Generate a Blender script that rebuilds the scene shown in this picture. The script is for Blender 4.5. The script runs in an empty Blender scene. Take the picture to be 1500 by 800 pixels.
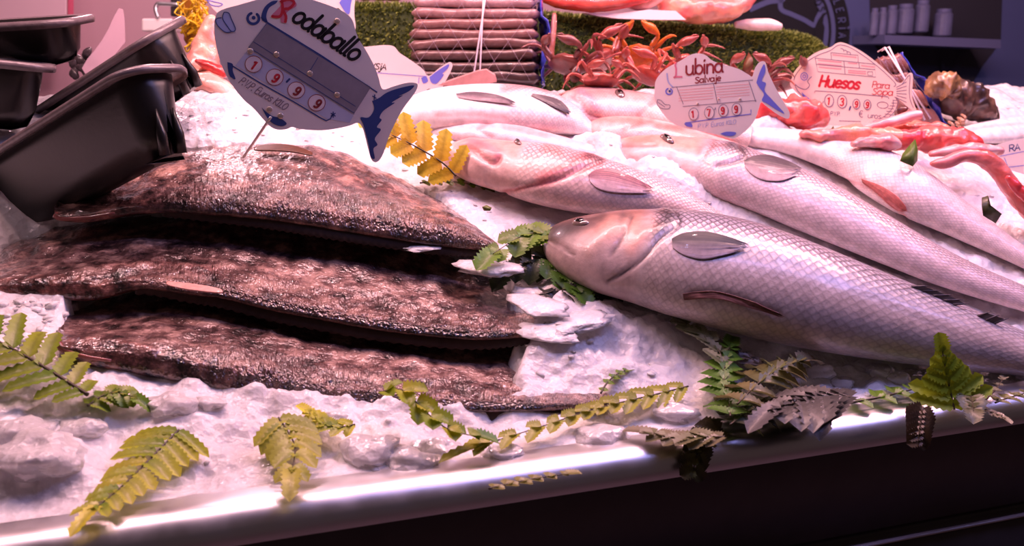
import bpy, math, random
from mathutils import Vector as V, Matrix, noise
from mathutils.bvhtree import BVHTree
rnd = random.Random(11)
sin, cos, pi = math.sin, math.cos, math.pi
SC = bpy.context.scene
COL = SC.collection

# ------------------------------------------------------------------ camera geometry
F = 1400.0; HOR = 85.0
PITCH = math.atan((400 - HOR) / F)
CAM = V((0, 0, 1.28))
FW = V((0, cos(PITCH), -sin(PITCH))); UP = V((0, sin(PITCH), cos(PITCH))); RT = V((1, 0, 0))

def ray(x, y): return RT * ((x - 750) / F) - UP * ((y - 400) / F) + FW
def at(x, y, d): return CAM + ray(x, y) * d
def proj(p):
    q = p - CAM; d = q.dot(FW)
    return 750 + F * q.dot(RT) / d, 400 - F * q.dot(UP) / d, d

def on_z(x, y, z):
    r = ray(x, y); return CAM + r * ((z - CAM.z) / r.z)
TOPZ = 0.90
E0 = on_z(60, 837, TOPZ); E1 = on_z(1500, 615, TOPZ)
EU = (E1 - E0).normalized(); EN = V((-EU.y, EU.x, 0))
def uv_of(p):
    q = p - E0; return q.dot(EU), q.dot(EN)
def pt_uv(u, v, z): 
    p = E0 + EU * u + EN * v; return V((p.x, p.y, z))
PROF = [(-.2, .016), (.05, .018), (.10, .026), (.16, .05), (.3, .118), (.55, .238), (.75, .316), (1.0, .37), (3, .42)]
def base(v):
    for (a, b), (c, d) in zip(PROF, PROF[1:]):
        if v <= c:
            return TOPZ + b + (d - b) * max(0, (v - a)) / (c - a)
    return TOPZ + .42
def sbase(v): return (base(v - .02) + base(v) * 2 + base(v + .02)) / 4
def hit(x, y, off=0.0):
    r = ray(x, y); t = .4; st = .02
    while t < 4:
        p = CAM + r * t
        if p.z <= sbase(uv_of(p)[1]) + off:
            if st < 2e-4: return p
            t -= st; st *= .25
        t += st
    return CAM + r * 1.8
def nrm(p):
    v = uv_of(p)[1]; s = (sbase(v + .04) - sbase(v - .04)) / .08
    return (V((0, 0, 1)) - EN * s).normalized()

# ------------------------------------------------------------------ object helpers
def L(r, g, b):
    f = lambda c: (c / 255 / 12.92) if c / 255 <= .04045 else ((c / 255 + .055) / 1.055) ** 2.4
    return (f(r), f(g), f(b))
def mixc(a, b, t): return tuple(a[i] + (b[i] - a[i]) * t for i in range(3))
def smooth(t): t = max(0., min(1., t)); return t * t * (3 - 2 * t)

def tag(o, label, cat, group=None, kind=None):
    if label: o['label'] = label
    if cat: o['category'] = cat
    if group: o['group'] = group
    if kind: o['kind'] = kind
    return o
def thing(name, label, cat, loc, group=None):
    o = bpy.data.objects.new(name, None); COL.objects.link(o)
    o.location = loc; o.empty_display_size = .02
    return tag(o, label, cat, group)
def mesh(name, vs, fs, mat, parent=None, sm=True, col=None, uvw=None):
    n = len(vs); c = V((0, 0, 0))
    for p in vs: c += p
    c /= max(1, n)
    me = bpy.data.meshes.new(name)
    me.from_pydata([tuple(p - c) for p in vs], [], fs)
    if col:
        a = me.color_attributes.new('col', 'FLOAT_COLOR', 'POINT')
        a.data.foreach_set('color', [k for q in col for k in (q[0], q[1], q[2], 1.0)])
    if uvw:
        a = me.attributes.new('uvw', 'FLOAT_VECTOR', 'POINT')
        a.data.foreach_set('vector', [k for q in uvw for k in q])
    for m in (mat if isinstance(mat, (list, tuple)) else [mat]): me.materials.append(m)
    if sm: me.polygons.foreach_set('use_smooth', [True] * len(me.polygons))
    me.update()
    o = bpy.data.objects.new(name, me); COL.objects.link(o)
    if parent is not None:
        o.parent = parent
        w = V((0, 0, 0)); q = parent
        while q is not None: w += q.location; q = q.parent
        o.location = c - w
    else: o.location = c
    return o
def grid(nr, nc, closed=False, off=0):
    f = []
    for i in range(nr - 1):
        for j in range(nc if closed else nc - 1):
            k = (j + 1) % nc
            f.append((off + i * nc + j, off + i * nc + k, off + (i + 1) * nc + k, off + (i + 1) * nc + j))
    return f
class MB:
    def __init__(s): s.v = []; s.f = []; s.c = []
    def add(s, vs, fs, c=None):
        o = len(s.v); s.v += vs; s.f += [tuple(i + o for i in f) for f in fs]
        s.c += ([c] * len(vs) if (c and not isinstance(c, list)) else (c or [(1, 1, 1)] * len(vs)))
    def tube(s, pts, rad, n=8, c=None, sq=1.0):
        vs, fs = tube(pts, rad, n, sq); s.add(vs, fs, c)
    def out(s, name, mat, parent=None, sm=True, col=False):
        return mesh(name, s.v, s.f, mat, parent, sm, s.c if col else None)
def tube(pts, rad, n=8, sq=1.0, ref=None):
    if not isinstance(rad, (list, tuple)): rad = [rad] * len(pts)
    vs = []; fs = []; m = len(pts); ref = ref or V((.31, -.5, .8))
    for i, p in enumerate(pts):
        t = (pts[min(i + 1, m - 1)] - pts[max(i - 1, 0)]).normalized()
        a = t.cross(ref)
        if a.length < 1e-4: a = t.cross(V((1, .2, 0)))
        a.normalize(); b = t.cross(a)
        for k in range(n):
            q = 2 * pi * k / n
            vs.append(p + (a * cos(q) + b * sin(q) * sq) * rad[i])
    fs = grid(m, n, True)
    fs.append(tuple(range(n))[::-1]); fs.append(tuple((m - 1) * n + k for k in range(n)))
    return vs, fs
def catm(P, n):
    m = len(P); out = []
    for i in range(n):
        t = i / (n - 1) * (m - 1); k = min(int(t), m - 2); u = t - k
        a, b, c, d = P[max(k - 1, 0)], P[k], P[k + 1], P[min(k + 2, m - 1)]
        out.append(tuple(.5 * (2 * b[j] + (c[j] - a[j]) * u + (2 * a[j] - 5 * b[j] + 4 * c[j] - d[j]) * u * u + (3 * b[j] - a[j] - 3 * c[j] + d[j]) * u ** 3) for j in range(len(b))))
    return out
def catv(P, n): return [V(q) for q in catm([tuple(p) for p in P], n)]
def fbm(p, s, o=3):
    return noise.fractal(p * s, 1.0, 2.0, o)

# ------------------------------------------------------------------ materials
def newmat(name):
    m = bpy.data.materials.new(name); m.use_nodes = True
    nt = m.node_tree; nt.nodes.clear()
    o = nt.nodes.new('ShaderNodeOutputMaterial'); b = nt.nodes.new('ShaderNodeBsdfPrincipled')
    nt.links.new(b.outputs[0], o.inputs[0])
    return m, nt, b
def mathn(nt, op, a, b=None, c=None):
    n = nt.nodes.new('ShaderNodeMath'); n.operation = op
    for i, x in enumerate((a, b, c)):
        if x is None: continue
        if isinstance(x, (int, float)): n.inputs[i].default_value = x
        else: nt.links.new(x, n.inputs[i])
    return n.outputs[0]
def mixn(nt, fac, a, b, mode='MIX'):
    n = nt.nodes.new('ShaderNodeMix'); n.data_type = 'RGBA'; n.blend_type = mode
    for i, x in ((0, fac), (6, a), (7, b)):
        if isinstance(x, (int, float)): n.inputs[i].default_value = x
        elif isinstance(x, tuple): n.inputs[i].default_value = (*x[:3], 1)
        else: nt.links.new(x, n.inputs[i])
    return n.outputs[2]
def ramp(nt, x, stops):
    n = nt.nodes.new('ShaderNodeValToRGB')
    e = n.color_ramp.elements
    while len(e) < len(stops): e.new(.5)
    for q, (p, c) in zip(e, stops):
        q.position = p; q.color = (*c, 1) if isinstance(c, tuple) else (c, c, c, 1)
    nt.links.new(x, n.inputs[0]); return n.outputs[0]
def noisen(nt, scale, detail=3, rough=.55, vec=None, kind='Noise'):
    n = nt.nodes.new('ShaderNodeTexNoise')
    n.inputs['Scale'].default_value = scale; n.inputs['Detail'].default_value = detail; n.inputs['Roughness'].default_value = rough
    if vec is None:
        t = nt.nodes.get('TC') or nt.nodes.new('ShaderNodeTexCoord'); t.name = 'TC'; vec = t.outputs['Object']
    nt.links.new(vec, n.inputs['Vector']); return n.outputs[0]
def voron(nt, scale, vec=None, feature='F1', rand=1.0, dim='3D', out=0):
    n = nt.nodes.new('ShaderNodeTexVoronoi'); n.voronoi_dimensions = dim; n.feature = feature
    n.inputs['Scale'].default_value = scale; n.inputs['Randomness'].default_value = rand
    if vec is None:
        t = nt.nodes.get('TC') or nt.nodes.new('ShaderNodeTexCoord'); t.name = 'TC'; vec = t.outputs['Object']
    nt.links.new(vec, n.inputs['Vector']); return n.outputs[out]
def bumpn(nt, h, strength, dist, prev=None):
    n = nt.nodes.new('ShaderNodeBump'); n.inputs['Strength'].default_value = strength; n.inputs['Distance'].default_value = dist
    nt.links.new(h, n.inputs['Height'])
    if prev is not None: nt.links.new(prev, n.inputs['Normal'])
    return n.outputs[0]
def attr(nt, name, out='Color'):
    n = nt.nodes.new('ShaderNodeAttribute'); n.attribute_name = name; return n.outputs[out]
def setp(b, **k):
    names = dict(rough='Roughness', metal='Metallic', coat='Coat Weight', coatr='Coat Roughness', spec='Specular IOR Level', sss='Subsurface Weight', sssr='Subsurface Radius', ssss='Subsurface Scale', trans='Transmission Weight', alpha='Alpha', ior='IOR', sheen='Sheen Weight')
    for q, v in k.items():
        b.inputs[names[q]].default_value = v
def mat(name, rgb=None, var=0, vscale=60, bump=None, rough=.5, **k):
    m, nt, b = newmat(name)
    c = attr(nt, 'col') if rgb is None else None
    if var:
        n = noisen(nt, vscale, 4)
        fac = ramp(nt, n, [(.3, 1 - var), (.7, 1.0)])
        b_in = mixn(nt, 1.0, c if c is not None else rgb, fac, 'MULTIPLY')
        nt.links.new(b_in, b.inputs['Base Color'])
    elif c is not None: nt.links.new(c, b.inputs['Base Color'])
    else: b.inputs['Base Color'].default_value = (*rgb, 1)
    if bump:
        nt.links.new(bumpn(nt, noisen(nt, bump[0], 4), bump[1], bump[2]), b.inputs['Normal'])
    setp(b, rough=rough, **k); return m

M = {}
def fish_mat(name, nu, nv, scale_dark=.55, metal=.25, rough=.32, coat=.25, bumpd=.0014, noise_dark=.3):
    m, nt, b = newmat(name)
    uv = attr(nt, 'uvw', 'Vector'); s = nt.nodes.new('ShaderNodeSeparateXYZ'); nt.links.new(uv, s.inputs[0])
    u = mathn(nt, 'MULTIPLY', s.outputs[0], nu); w = mathn(nt, 'MULTIPLY', s.outputs[1], nv)
    cb = nt.nodes.new('ShaderNodeCombineXYZ')
    nt.links.new(mathn(nt, 'ADD', u, w), cb.inputs[0]); nt.links.new(mathn(nt, 'SUBTRACT', u, w), cb.inputs[1])
    e = voron(nt, 1.0, cb.outputs[0], 'DISTANCE_TO_EDGE', .28, '2D')
    f1 = voron(nt, 1.0, cb.outputs[0], 'F1', .28, '2D')
    edge = ramp(nt, e, [(.0, scale_dark), (.24, 1.0)])
    c0 = attr(nt, 'col')
    edge2 = mixn(nt, s.outputs[2], (1, 1, 1), edge)
    c1 = mixn(nt, 1.0, c0, edge2, 'MULTIPLY')
    nz = ramp(nt, noisen(nt, 90, 5), [(.3, 1 - noise_dark), (.65, 1.0)])
    c2 = mixn(nt, 1.0, c1, nz, 'MULTIPLY')
    nt.links.new(c2, b.inputs['Base Color'])
    hgt = mathn(nt, 'MULTIPLY', mathn(nt, 'SUBTRACT', 1.0, f1), s.outputs[2])
    n1 = bumpn(nt, hgt, .8, bumpd)
    n2 = bumpn(nt, noisen(nt, 260, 3), .35, .0008, n1)
    nt.links.new(n2, b.inputs['Normal'])
    setp(b, rough=rough, coat=coat, coatr=.12, sss=.05, ssss=.01)
    nt.links.new(mathn(nt, 'MULTIPLY_ADD', s.outputs[2], metal, .02), b.inputs['Metallic'])
    nt.links.new(mathn(nt, 'MULTIPLY_ADD', s.outputs[2], -.1, rough + .1), b.inputs['Roughness'])
    return m
M['bass'] = fish_mat('bass_skin', 78, 38, .16, metal=.3, rough=.3)
M['bass2'] = fish_mat('pink_bass_skin', 78, 38, .22, metal=.12)
M['bream'] = fish_mat('bream_skin', 58, 30, .35, metal=.08)

def turbot_mat():
    m, nt, b = newmat('turbot_skin')
    c0 = attr(nt, 'col')
    a = ramp(nt, noisen(nt, 42, 5, .65), [(.37, L(36, 24, 25)), (.5, L(110, 82, 80)), (.64, L(186, 154, 144))])
    sp = ramp(nt, voron(nt, 150), [(.12, .35), (.3, 1.0)])
    pch = ramp(nt, noisen(nt, 15, 3), [(.35, .62), (.62, 1.0)])
    c = mixn(nt, 1.0, c0, a, 'MULTIPLY'); c = mixn(nt, .75, c, sp, 'MULTIPLY'); c = mixn(nt, .8, c, pch, 'MULTIPLY')
    nt.links.new(c, b.inputs['Base Color'])
    uv = attr(nt, 'uvw', 'Vector'); s = nt.nodes.new('ShaderNodeSeparateXYZ'); nt.links.new(uv, s.inputs[0])
    cb = nt.nodes.new('ShaderNodeCombineXYZ'); nt.links.new(mathn(nt, 'MULTIPLY', s.outputs[0], 190), cb.inputs[0]); nt.links.new(mathn(nt, 'MULTIPLY', s.outputs[1], 26), cb.inputs[1])
    ry = mathn(nt, 'MULTIPLY', noisen(nt, 1.0, 2, .5, cb.outputs[0]), s.outputs[2])
    n0 = bumpn(nt, ry, 1.0, .006)
    n1 = bumpn(nt, noisen(nt, 40, 3, .5), .5, .007, n0)
    n2 = bumpn(nt, noisen(nt, 260, 2, .5), .75, .0019, n1)
    n3 = bumpn(nt, voron(nt, 105), .35, .0028, n2)
    nt.links.new(n3, b.inputs['Normal'])
    nt.links.new(n3, b.inputs['Coat Normal'])
    setp(b, rough=.32, coat=1.0, coatr=.07, spec=.5)
    return m
M['turbot'] = turbot_mat()
M['turbot_fin'] = mat('turbot_fin', L(52, 32, 30), var=.5, vscale=80, rough=.6)
M['lip'] = mat('turbot_lip', L(160, 92, 86), var=.25, rough=.3, coat=.5, bump=(200, .3, .001))
def ice_mat(name, a, bcol, rough, sss, trans=0.0):
    m, nt, b = newmat(name)
    c = ramp(nt, noisen(nt, 16, 5), [(.3, a), (.65, bcol)])
    nt.links.new(c, b.inputs['Base Color'])
    n1 = bumpn(nt, voron(nt, 95), .5, .004)
    n2 = bumpn(nt, noisen(nt, 45, 3, .5), .5, .006, n1)
    n3 = bumpn(nt, voron(nt, 260), .3, .0012, n2)
    nt.links.new(n3, b.inputs['Normal'])
    setp(b, rough=rough, sss=sss, ssss=.02, trans=trans, ior=1.31, spec=.5)
    b.inputs['Subsurface Radius'].default_value = (1, .9, .95)
    return m
M['ice'] = ice_mat('crushed_ice', (.56, .54, .56), (.86, .85, .86), .2, .35)
M['chip'] = ice_mat('ice_chip', (.8, .79, .82), (.92, .91, .93), .15, .2, .3)
M['lump'] = ice_mat('clear_ice', (.72, .70, .70), (.86, .84, .84), .28, .2, .35)
def steel_mat():
    m, nt, b = newmat('steel')
    b.inputs['Base Color'].default_value = (.72, .72, .75, 1)
    nt.links.new(ramp(nt, noisen(nt, 24, 4), [(.3, .3), (.7, .42)]), b.inputs['Roughness'])
    setp(b, metal=1.0); return m
M['steel'] = steel_mat()
M['front'] = mat('black_front', L(58, 50, 52), var=.3, vscale=30, rough=.35)
M['front2'] = mat('black_trim', L(150, 134, 130), rough=.3)
M['tray'] = mat('black_plastic', L(29, 26, 27), var=.25, vscale=25, rough=.33, bump=(160, .15, .001))
M['tray_rim'] = mat('lit_rim_plastic', L(120, 108, 112), var=.3, vscale=90, rough=.25, bump=(300, .4, .001))  # light caught on the rims put into a paler colour than the trays
M['sign'] = mat('white_board', L(238, 224, 220), rough=.35)
M['sign_cream'] = mat('cream_board', L(246, 226, 208), rough=.35)
M['win'] = mat('grey_window', L(150, 140, 150), var=.15, rough=.3)
M['band'] = mat('price_band', L(196, 196, 220), rough=.35)
M['disc'] = mat('price_disc', L(240, 224, 226), rough=.4)
M['navy'] = mat('navy_ink', L(52, 70, 132), rough=.5)
M['blue'] = mat('blue_ink', L(112, 118, 216), rough=.5)
M['ltblue'] = mat('pale_blue_ink', L(176, 184, 226), rough=.5)
M['black'] = mat('black_ink', L(24, 18, 24), rough=.5)
M['red'] = mat('red_ink', L(206, 44, 60), rough=.5)
M['dred'] = mat('dull_red_ink', L(150, 50, 56), rough=.5)
M['pink'] = mat('faded_red_ink', L(226, 128, 150), rough=.5)
M['grey'] = mat('grey_ink', L(150, 130, 142), rough=.5)
M['line'] = mat('line_ink', L(122, 112, 140), rough=.5)
M['pline'] = mat('pink_line_ink', L(232, 168, 172), rough=.5)
M['brass'] = mat('rivet_metal', L(226, 206, 190), rough=.25, metal=.6)
M['fin'] = mat('fin_skin', None, var=.35, vscale=160, rough=.5, coat=.15)
M['eye'] = mat('fish_eye', L(128, 108, 104), rough=.1, coat=1.0)
M['pupil'] = mat('fish_pupil', L(16, 14, 18), rough=.05, coat=1.0)
def leaf_mat():
    m, nt, b = newmat('leaf')
    c = mixn(nt, 1.0, attr(nt, 'col'), ramp(nt, noisen(nt, 80, 3), [(.3, .78), (.65, 1.0)]), 'MULTIPLY')
    nt.links.new(c, b.inputs['Base Color'])
    nt.links.new(bumpn(nt, noisen(nt, 180, 2), .4, .0012), b.inputs['Normal'])
    setp(b, rough=.45, coat=.12, coatr=.15)
    t = nt.nodes.new('ShaderNodeBsdfTranslucent'); nt.links.new(c, t.inputs[0])
    x = nt.nodes.new('ShaderNodeMixShader'); x.inputs[0].default_value = .25
    nt.links.new(b.outputs[0], x.inputs[1]); nt.links.new(t.outputs[0], x.inputs[2])
    nt.links.new(x.outputs[0], [n for n in nt.nodes if n.type == 'OUTPUT_MATERIAL'][0].inputs[0])
    return m
M['leaf'] = leaf_mat()
M['stem'] = mat('stem', L(58, 48, 26), rough=.45)
M['flesh'] = mat('fish_flesh', None, var=.22, vscale=45, rough=.25, coat=.5, sss=.15, ssss=.01, bump=(90, .4, .004))
M['shell'] = mat('shell', None, var=.35, vscale=110, rough=.3, coat=.4, bump=(220, .4, .0015))
M['crab'] = mat('crab_shell', None, var=.35, vscale=120, rough=.28, coat=.4, bump=(240, .4, .0015))
M['string'] = mat('string', L(236, 220, 226), rough=.6)
M['net'] = mat('net', L(150, 130, 144), rough=.4)
M['bluefilm'] = mat('blue_film', L(70, 84, 214), var=.3, vscale=50, rough=.2, coat=.5, bump=(60, .8, .006))
M['yellow'] = mat('yellow_net', L(242, 204, 40), var=.2, rough=.4)
M['turf_base'] = mat('turf_backing', L(52, 64, 26), rough=.9)
M['grass'] = mat('turf_blade', None, rough=.4)
M['wall'] = mat('pink_wall', L(214, 172, 182), var=.08, vscale=3, rough=.6)
M['poster'] = mat('poster', L(232, 196, 206), var=.06, vscale=4, rough=.5)
M['redtrim'] = mat('poster_edge', L(214, 92, 122), rough=.5)
M['dark'] = mat('dark_wall', L(82, 92, 142), var=.1, vscale=2, rough=.7)
M['darker'] = mat('dark_panel', L(44, 44, 58), var=.15, vscale=3, rough=.8)
M['emb'] = mat('emblem_dark', L(16, 18, 30), rough=.7)
M['emb2'] = mat('emblem_light', L(86, 94, 140), rough=.7)
M['jar'] = mat('jar', L(104, 108, 146), var=.3, vscale=30, rough=.4)
M['shelfm'] = mat('shelf', L(92, 96, 136), rough=.6)
M['wood'] = mat('pale_wood', L(196, 140, 136), var=.3, vscale=60, rough=.5)
M['paper'] = mat('paper', L(238, 206, 206), rough=.5)
def clear_mat():
    m, nt, b = newmat('translucent_plastic')
    b.inputs['Base Color'].default_value = (*L(232, 200, 214), 1)
    setp(b, rough=.35, alpha=.55); return m
M['clear'] = clear_mat()
M['post'] = mat('black_post', L(40, 32, 36), rough=.4)
M['floor'] = mat('floor_tiles', L(120, 104, 108), var=.2, vscale=6, rough=.5)

# ------------------------------------------------------------------ fish built from their spine and depth
FISH = {}; CARVE = []
def seg_d(px, py, a, b):
    dx, dy = b[0] - a[0], b[1] - a[1]; l = dx * dx + dy * dy
    t = 0 if l == 0 else max(0, min(1, ((px - a[0]) * dx + (py - a[1]) * dy) / l))
    return math.hypot(px - a[0] - t * dx, py - a[1] - t * dy)
def pl_d(px, py, P): return min(seg_d(px, py, a, b) for a, b in zip(P, P[1:]))
def apply_marks(vs, ns, cols, marks):
    """grooves, ridges and pigment marks along lines drawn on the body"""
    for (P, w, depth, c, k) in marks:
        Q = catm(P, max(2, 4 * len(P))) if len(P) > 2 else P
        x0 = min(q[0] for q in Q) - 3 * w; x1 = max(q[0] for q in Q) + 3 * w
        y0 = min(q[1] for q in Q) - 3 * w; y1 = max(q[1] for q in Q) + 3 * w
        for i, p in enumerate(vs):
            if ns[i].dot(CAM - p) <= 0: continue
            x, y, d = proj(p)
            if x < x0 or x > x1 or y < y0 or y > y1: continue
            g = math.exp(-(pl_d(x, y, Q) / w) ** 2)
            if g < .01: continue
            if depth: vs[i] = vs[i] - ns[i] * (depth * g)
            if c: cols[i] = mixc(cols[i], c, g * k)
def fish(name, label, cat, st, k=.6, Mr=130, K=64, color=None, marks=(), sink=.12, skin='bass', scale=None, carve=True, lift=0, group=None, tail=None, sharp=1.0):
    n = len(st)
    mid = [((a[0] + a[2]) / 2, (a[1] + a[3]) / 2) for a in st]
    H = [math.hypot(a[0] - a[2], a[1] - a[3]) / 2 for a in st]
    q = [RT * ((a[0] - a[2]) / max(1e-6, 2 * h)) - UP * ((a[1] - a[3]) / max(1e-6, 2 * h)) for a, h in zip(st, H)]
    b = [.03] * n
    for it in range(4):
        c = [hit(m[0], m[1], b[i] * (1 - sink) * 1.08 + lift) for i, m in enumerate(mid)]
        bmax = max(b)
        T = [(c[min(i + 1, n - 1)] - c[max(i - 1, 0)]).normalized() for i in range(n)]
        A = []; nb = []; Ds = []; Ns = []
        for i in range(n):
            N = nrm(c[i]); t = T[i]; D = N.cross(t)
            if D.dot(EN) < 0: D = -D
            D.normalize(); N2 = t.cross(D)
            if N2.z < 0: N2 = -N2
            d = (c[i] - CAM).dot(FW); Hm = H[i] * d / F
            a = Hm / math.sqrt(D.dot(q[i]) ** 2 + (k * N2.dot(q[i])) ** 2)
            A.append(a); nb.append(k * a); Ds.append(D); Ns.append(N2)
        b = [x * .5 + y * .5 for x, y in zip(b, nb)]
    rows = catm([tuple(c[i]) + tuple(Ds[i]) + tuple(Ns[i]) + (A[i], nb[i]) for i in range(n)], Mr)
    vs = []; uvw = []; cols = []; ns = []
    for i, r in enumerate(rows):
        s = i / (Mr - 1); C = V(r[0:3]); D = V(r[3:6]).normalized(); N = V(r[6:9]).normalized()
        a, bb = max(r[9], .0008), max(r[10], .0006)
        for j in range(K + 1):
            th = 2 * pi * j / K - pi  # seam on the ice side
            ct, sn = cos(th), sin(th)
            th2 = th + pi / 2
            cc, ss = sin(th), cos(th)      # cc dorsal coordinate, ss towards the viewer side
            px_ = math.copysign(abs(cc) ** 1.0, cc); py_ = math.copysign(abs(ss) ** sharp, ss)
            if ss < 0: py_ *= .75
            vs.append(C + D * (a * px_) + N * (bb * py_))
            ns.append((D * (px_ / a) + N * (py_ / bb)).normalized())
            col = color(s, cc) if color else (.6, .55, .55)
            cols.append(col); uvw.append((s, j / K, scale(s, cc) if scale else 1.0))
    apply_marks(vs, ns, cols, marks)
    fs = grid(Mr, K + 1)
    fs.append(tuple(range(K + 1))); fs.append(tuple((Mr - 1) * (K + 1) + j for j in range(K + 1))[::-1])
    root = thing(name, label, cat, rows and V(rows[Mr // 2][0:3]) - V((0, 0, .02)), group)
    body = mesh('body', vs, fs, M[skin], root, True, cols, uvw)
    bvh = BVHTree.FromPolygons(vs, fs)
    FISH[label] = dict(root=root, bvh=bvh, rows=rows, body=body)
    if carve: CARVE.append(bvh)
    if tail:
        C = V(rows[-1][0:3]); D = V(rows[-1][3:6]); N = V(rows[-1][6:9]); t = (C - V(rows[-6][0:3])).normalized()
        vs2 = []; cl = []
        for i in range(9):
            for j in range(15):
                w = (j - 7) / 7; f = i / 8
                vs2.append(C + t * (tail * f * (1 - .25 * (1 - abs(w) ** 1.5)) - .006) + D * (w * (rows[-1][9] + tail * .55 * f)) + N * (.004 * sin(9 * w) * f))
                cl.append(L(70, 62, 72) if (j + i) % 3 else L(110, 98, 104))
        mesh('tail_fin', vs2, grid(9, 15), M['fin'], root, True, cl)
    return FISH[label]
def on(fx, x, y):
    r = ray(x, y).normalized(); h = fx['bvh'].ray_cast(CAM, r)
    if h[0] is None: return hit(x, y, .02), -FW
    n = h[1]
    if n.dot(r) > 0: n = -n
    return h[0], n
def eye(fx, x, y, rpx, squash=.6, ring=None):
    p, n = on(fx, x, y); d = (p - CAM).dot(FW); R = rpx * d / F
    T = V(fx['rows'][5][0:3]) - V(fx['rows'][0][0:3]); T = (T - n * T.dot(n)).normalized(); B = n.cross(T)
    def cap(R, lift, hh, nm, mt, par):
        vs = []; nr = 8; nc = 20
        for i in range(nr):
            f = i / (nr - 1) * pi / 2
            for j in range(nc):
                a = 2 * pi * j / nc
                vs.append(p + (T * cos(a) + B * (sin(a) * squash)) * (R * cos(f)) + n * (hh * sin(f) + lift))
        return mesh(nm, vs, grid(nr, nc, True), mt, par)
    e = cap(R, -.0006, R * .38, 'eye', M['eye'], fx['root'])
    cap(R * .55, R * .3, R * .15, 'pupil', M['pupil'], e)
def finpatch(fx, top, bot, col, lift=.0004, tiplift=.004, name='pectoral_fin', rays=12, out=None):
    """a fin lying on the flank between two edges traced from base to tip"""
    n = 16; a = catm(top, n); b = catm(bot, n); vs = []; cl = []; nc = 2 * rays + 1; cut = [rnd.uniform(.86, 1.0) for _ in range(nc)]
    for i in range(n):
        for j in range(nc):
            w = j / (nc - 1); ii = min(n - 1.001, i * cut[j]); i0 = int(ii); fr = ii - i0; A = [a[i0][q] + (a[i0 + 1][q] - a[i0][q]) * fr for q in (0, 1)]; B = [b[i0][q] + (b[i0 + 1][q] - b[i0][q]) * fr for q in (0, 1)]
            x = A[0] + (B[0] - A[0]) * w; y = A[1] + (B[1] - A[1]) * w
            p, nn = on(fx, x, y)
            f = i / (n - 1)
            vs.append(p + nn * (lift + tiplift * f * (1 - .5 * w) + (.0008 if j % 2 else 0)))
            c = col[0] if j % 2 else col[1]
            cl.append(mixc(c, col[2] if len(col) > 2 else c, smooth((w - .2) / .7)))
    o = mesh(name, vs, grid(n, nc), M['fin'], fx['root'], True, cl)
    return o

def quad(name, a, b, c, d, m, label=None, kind='structure'):
    o = mesh(name, [a, b, c, d], [(0, 1, 2, 3)], m, None, False)
    o['kind'] = kind; return o

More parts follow.
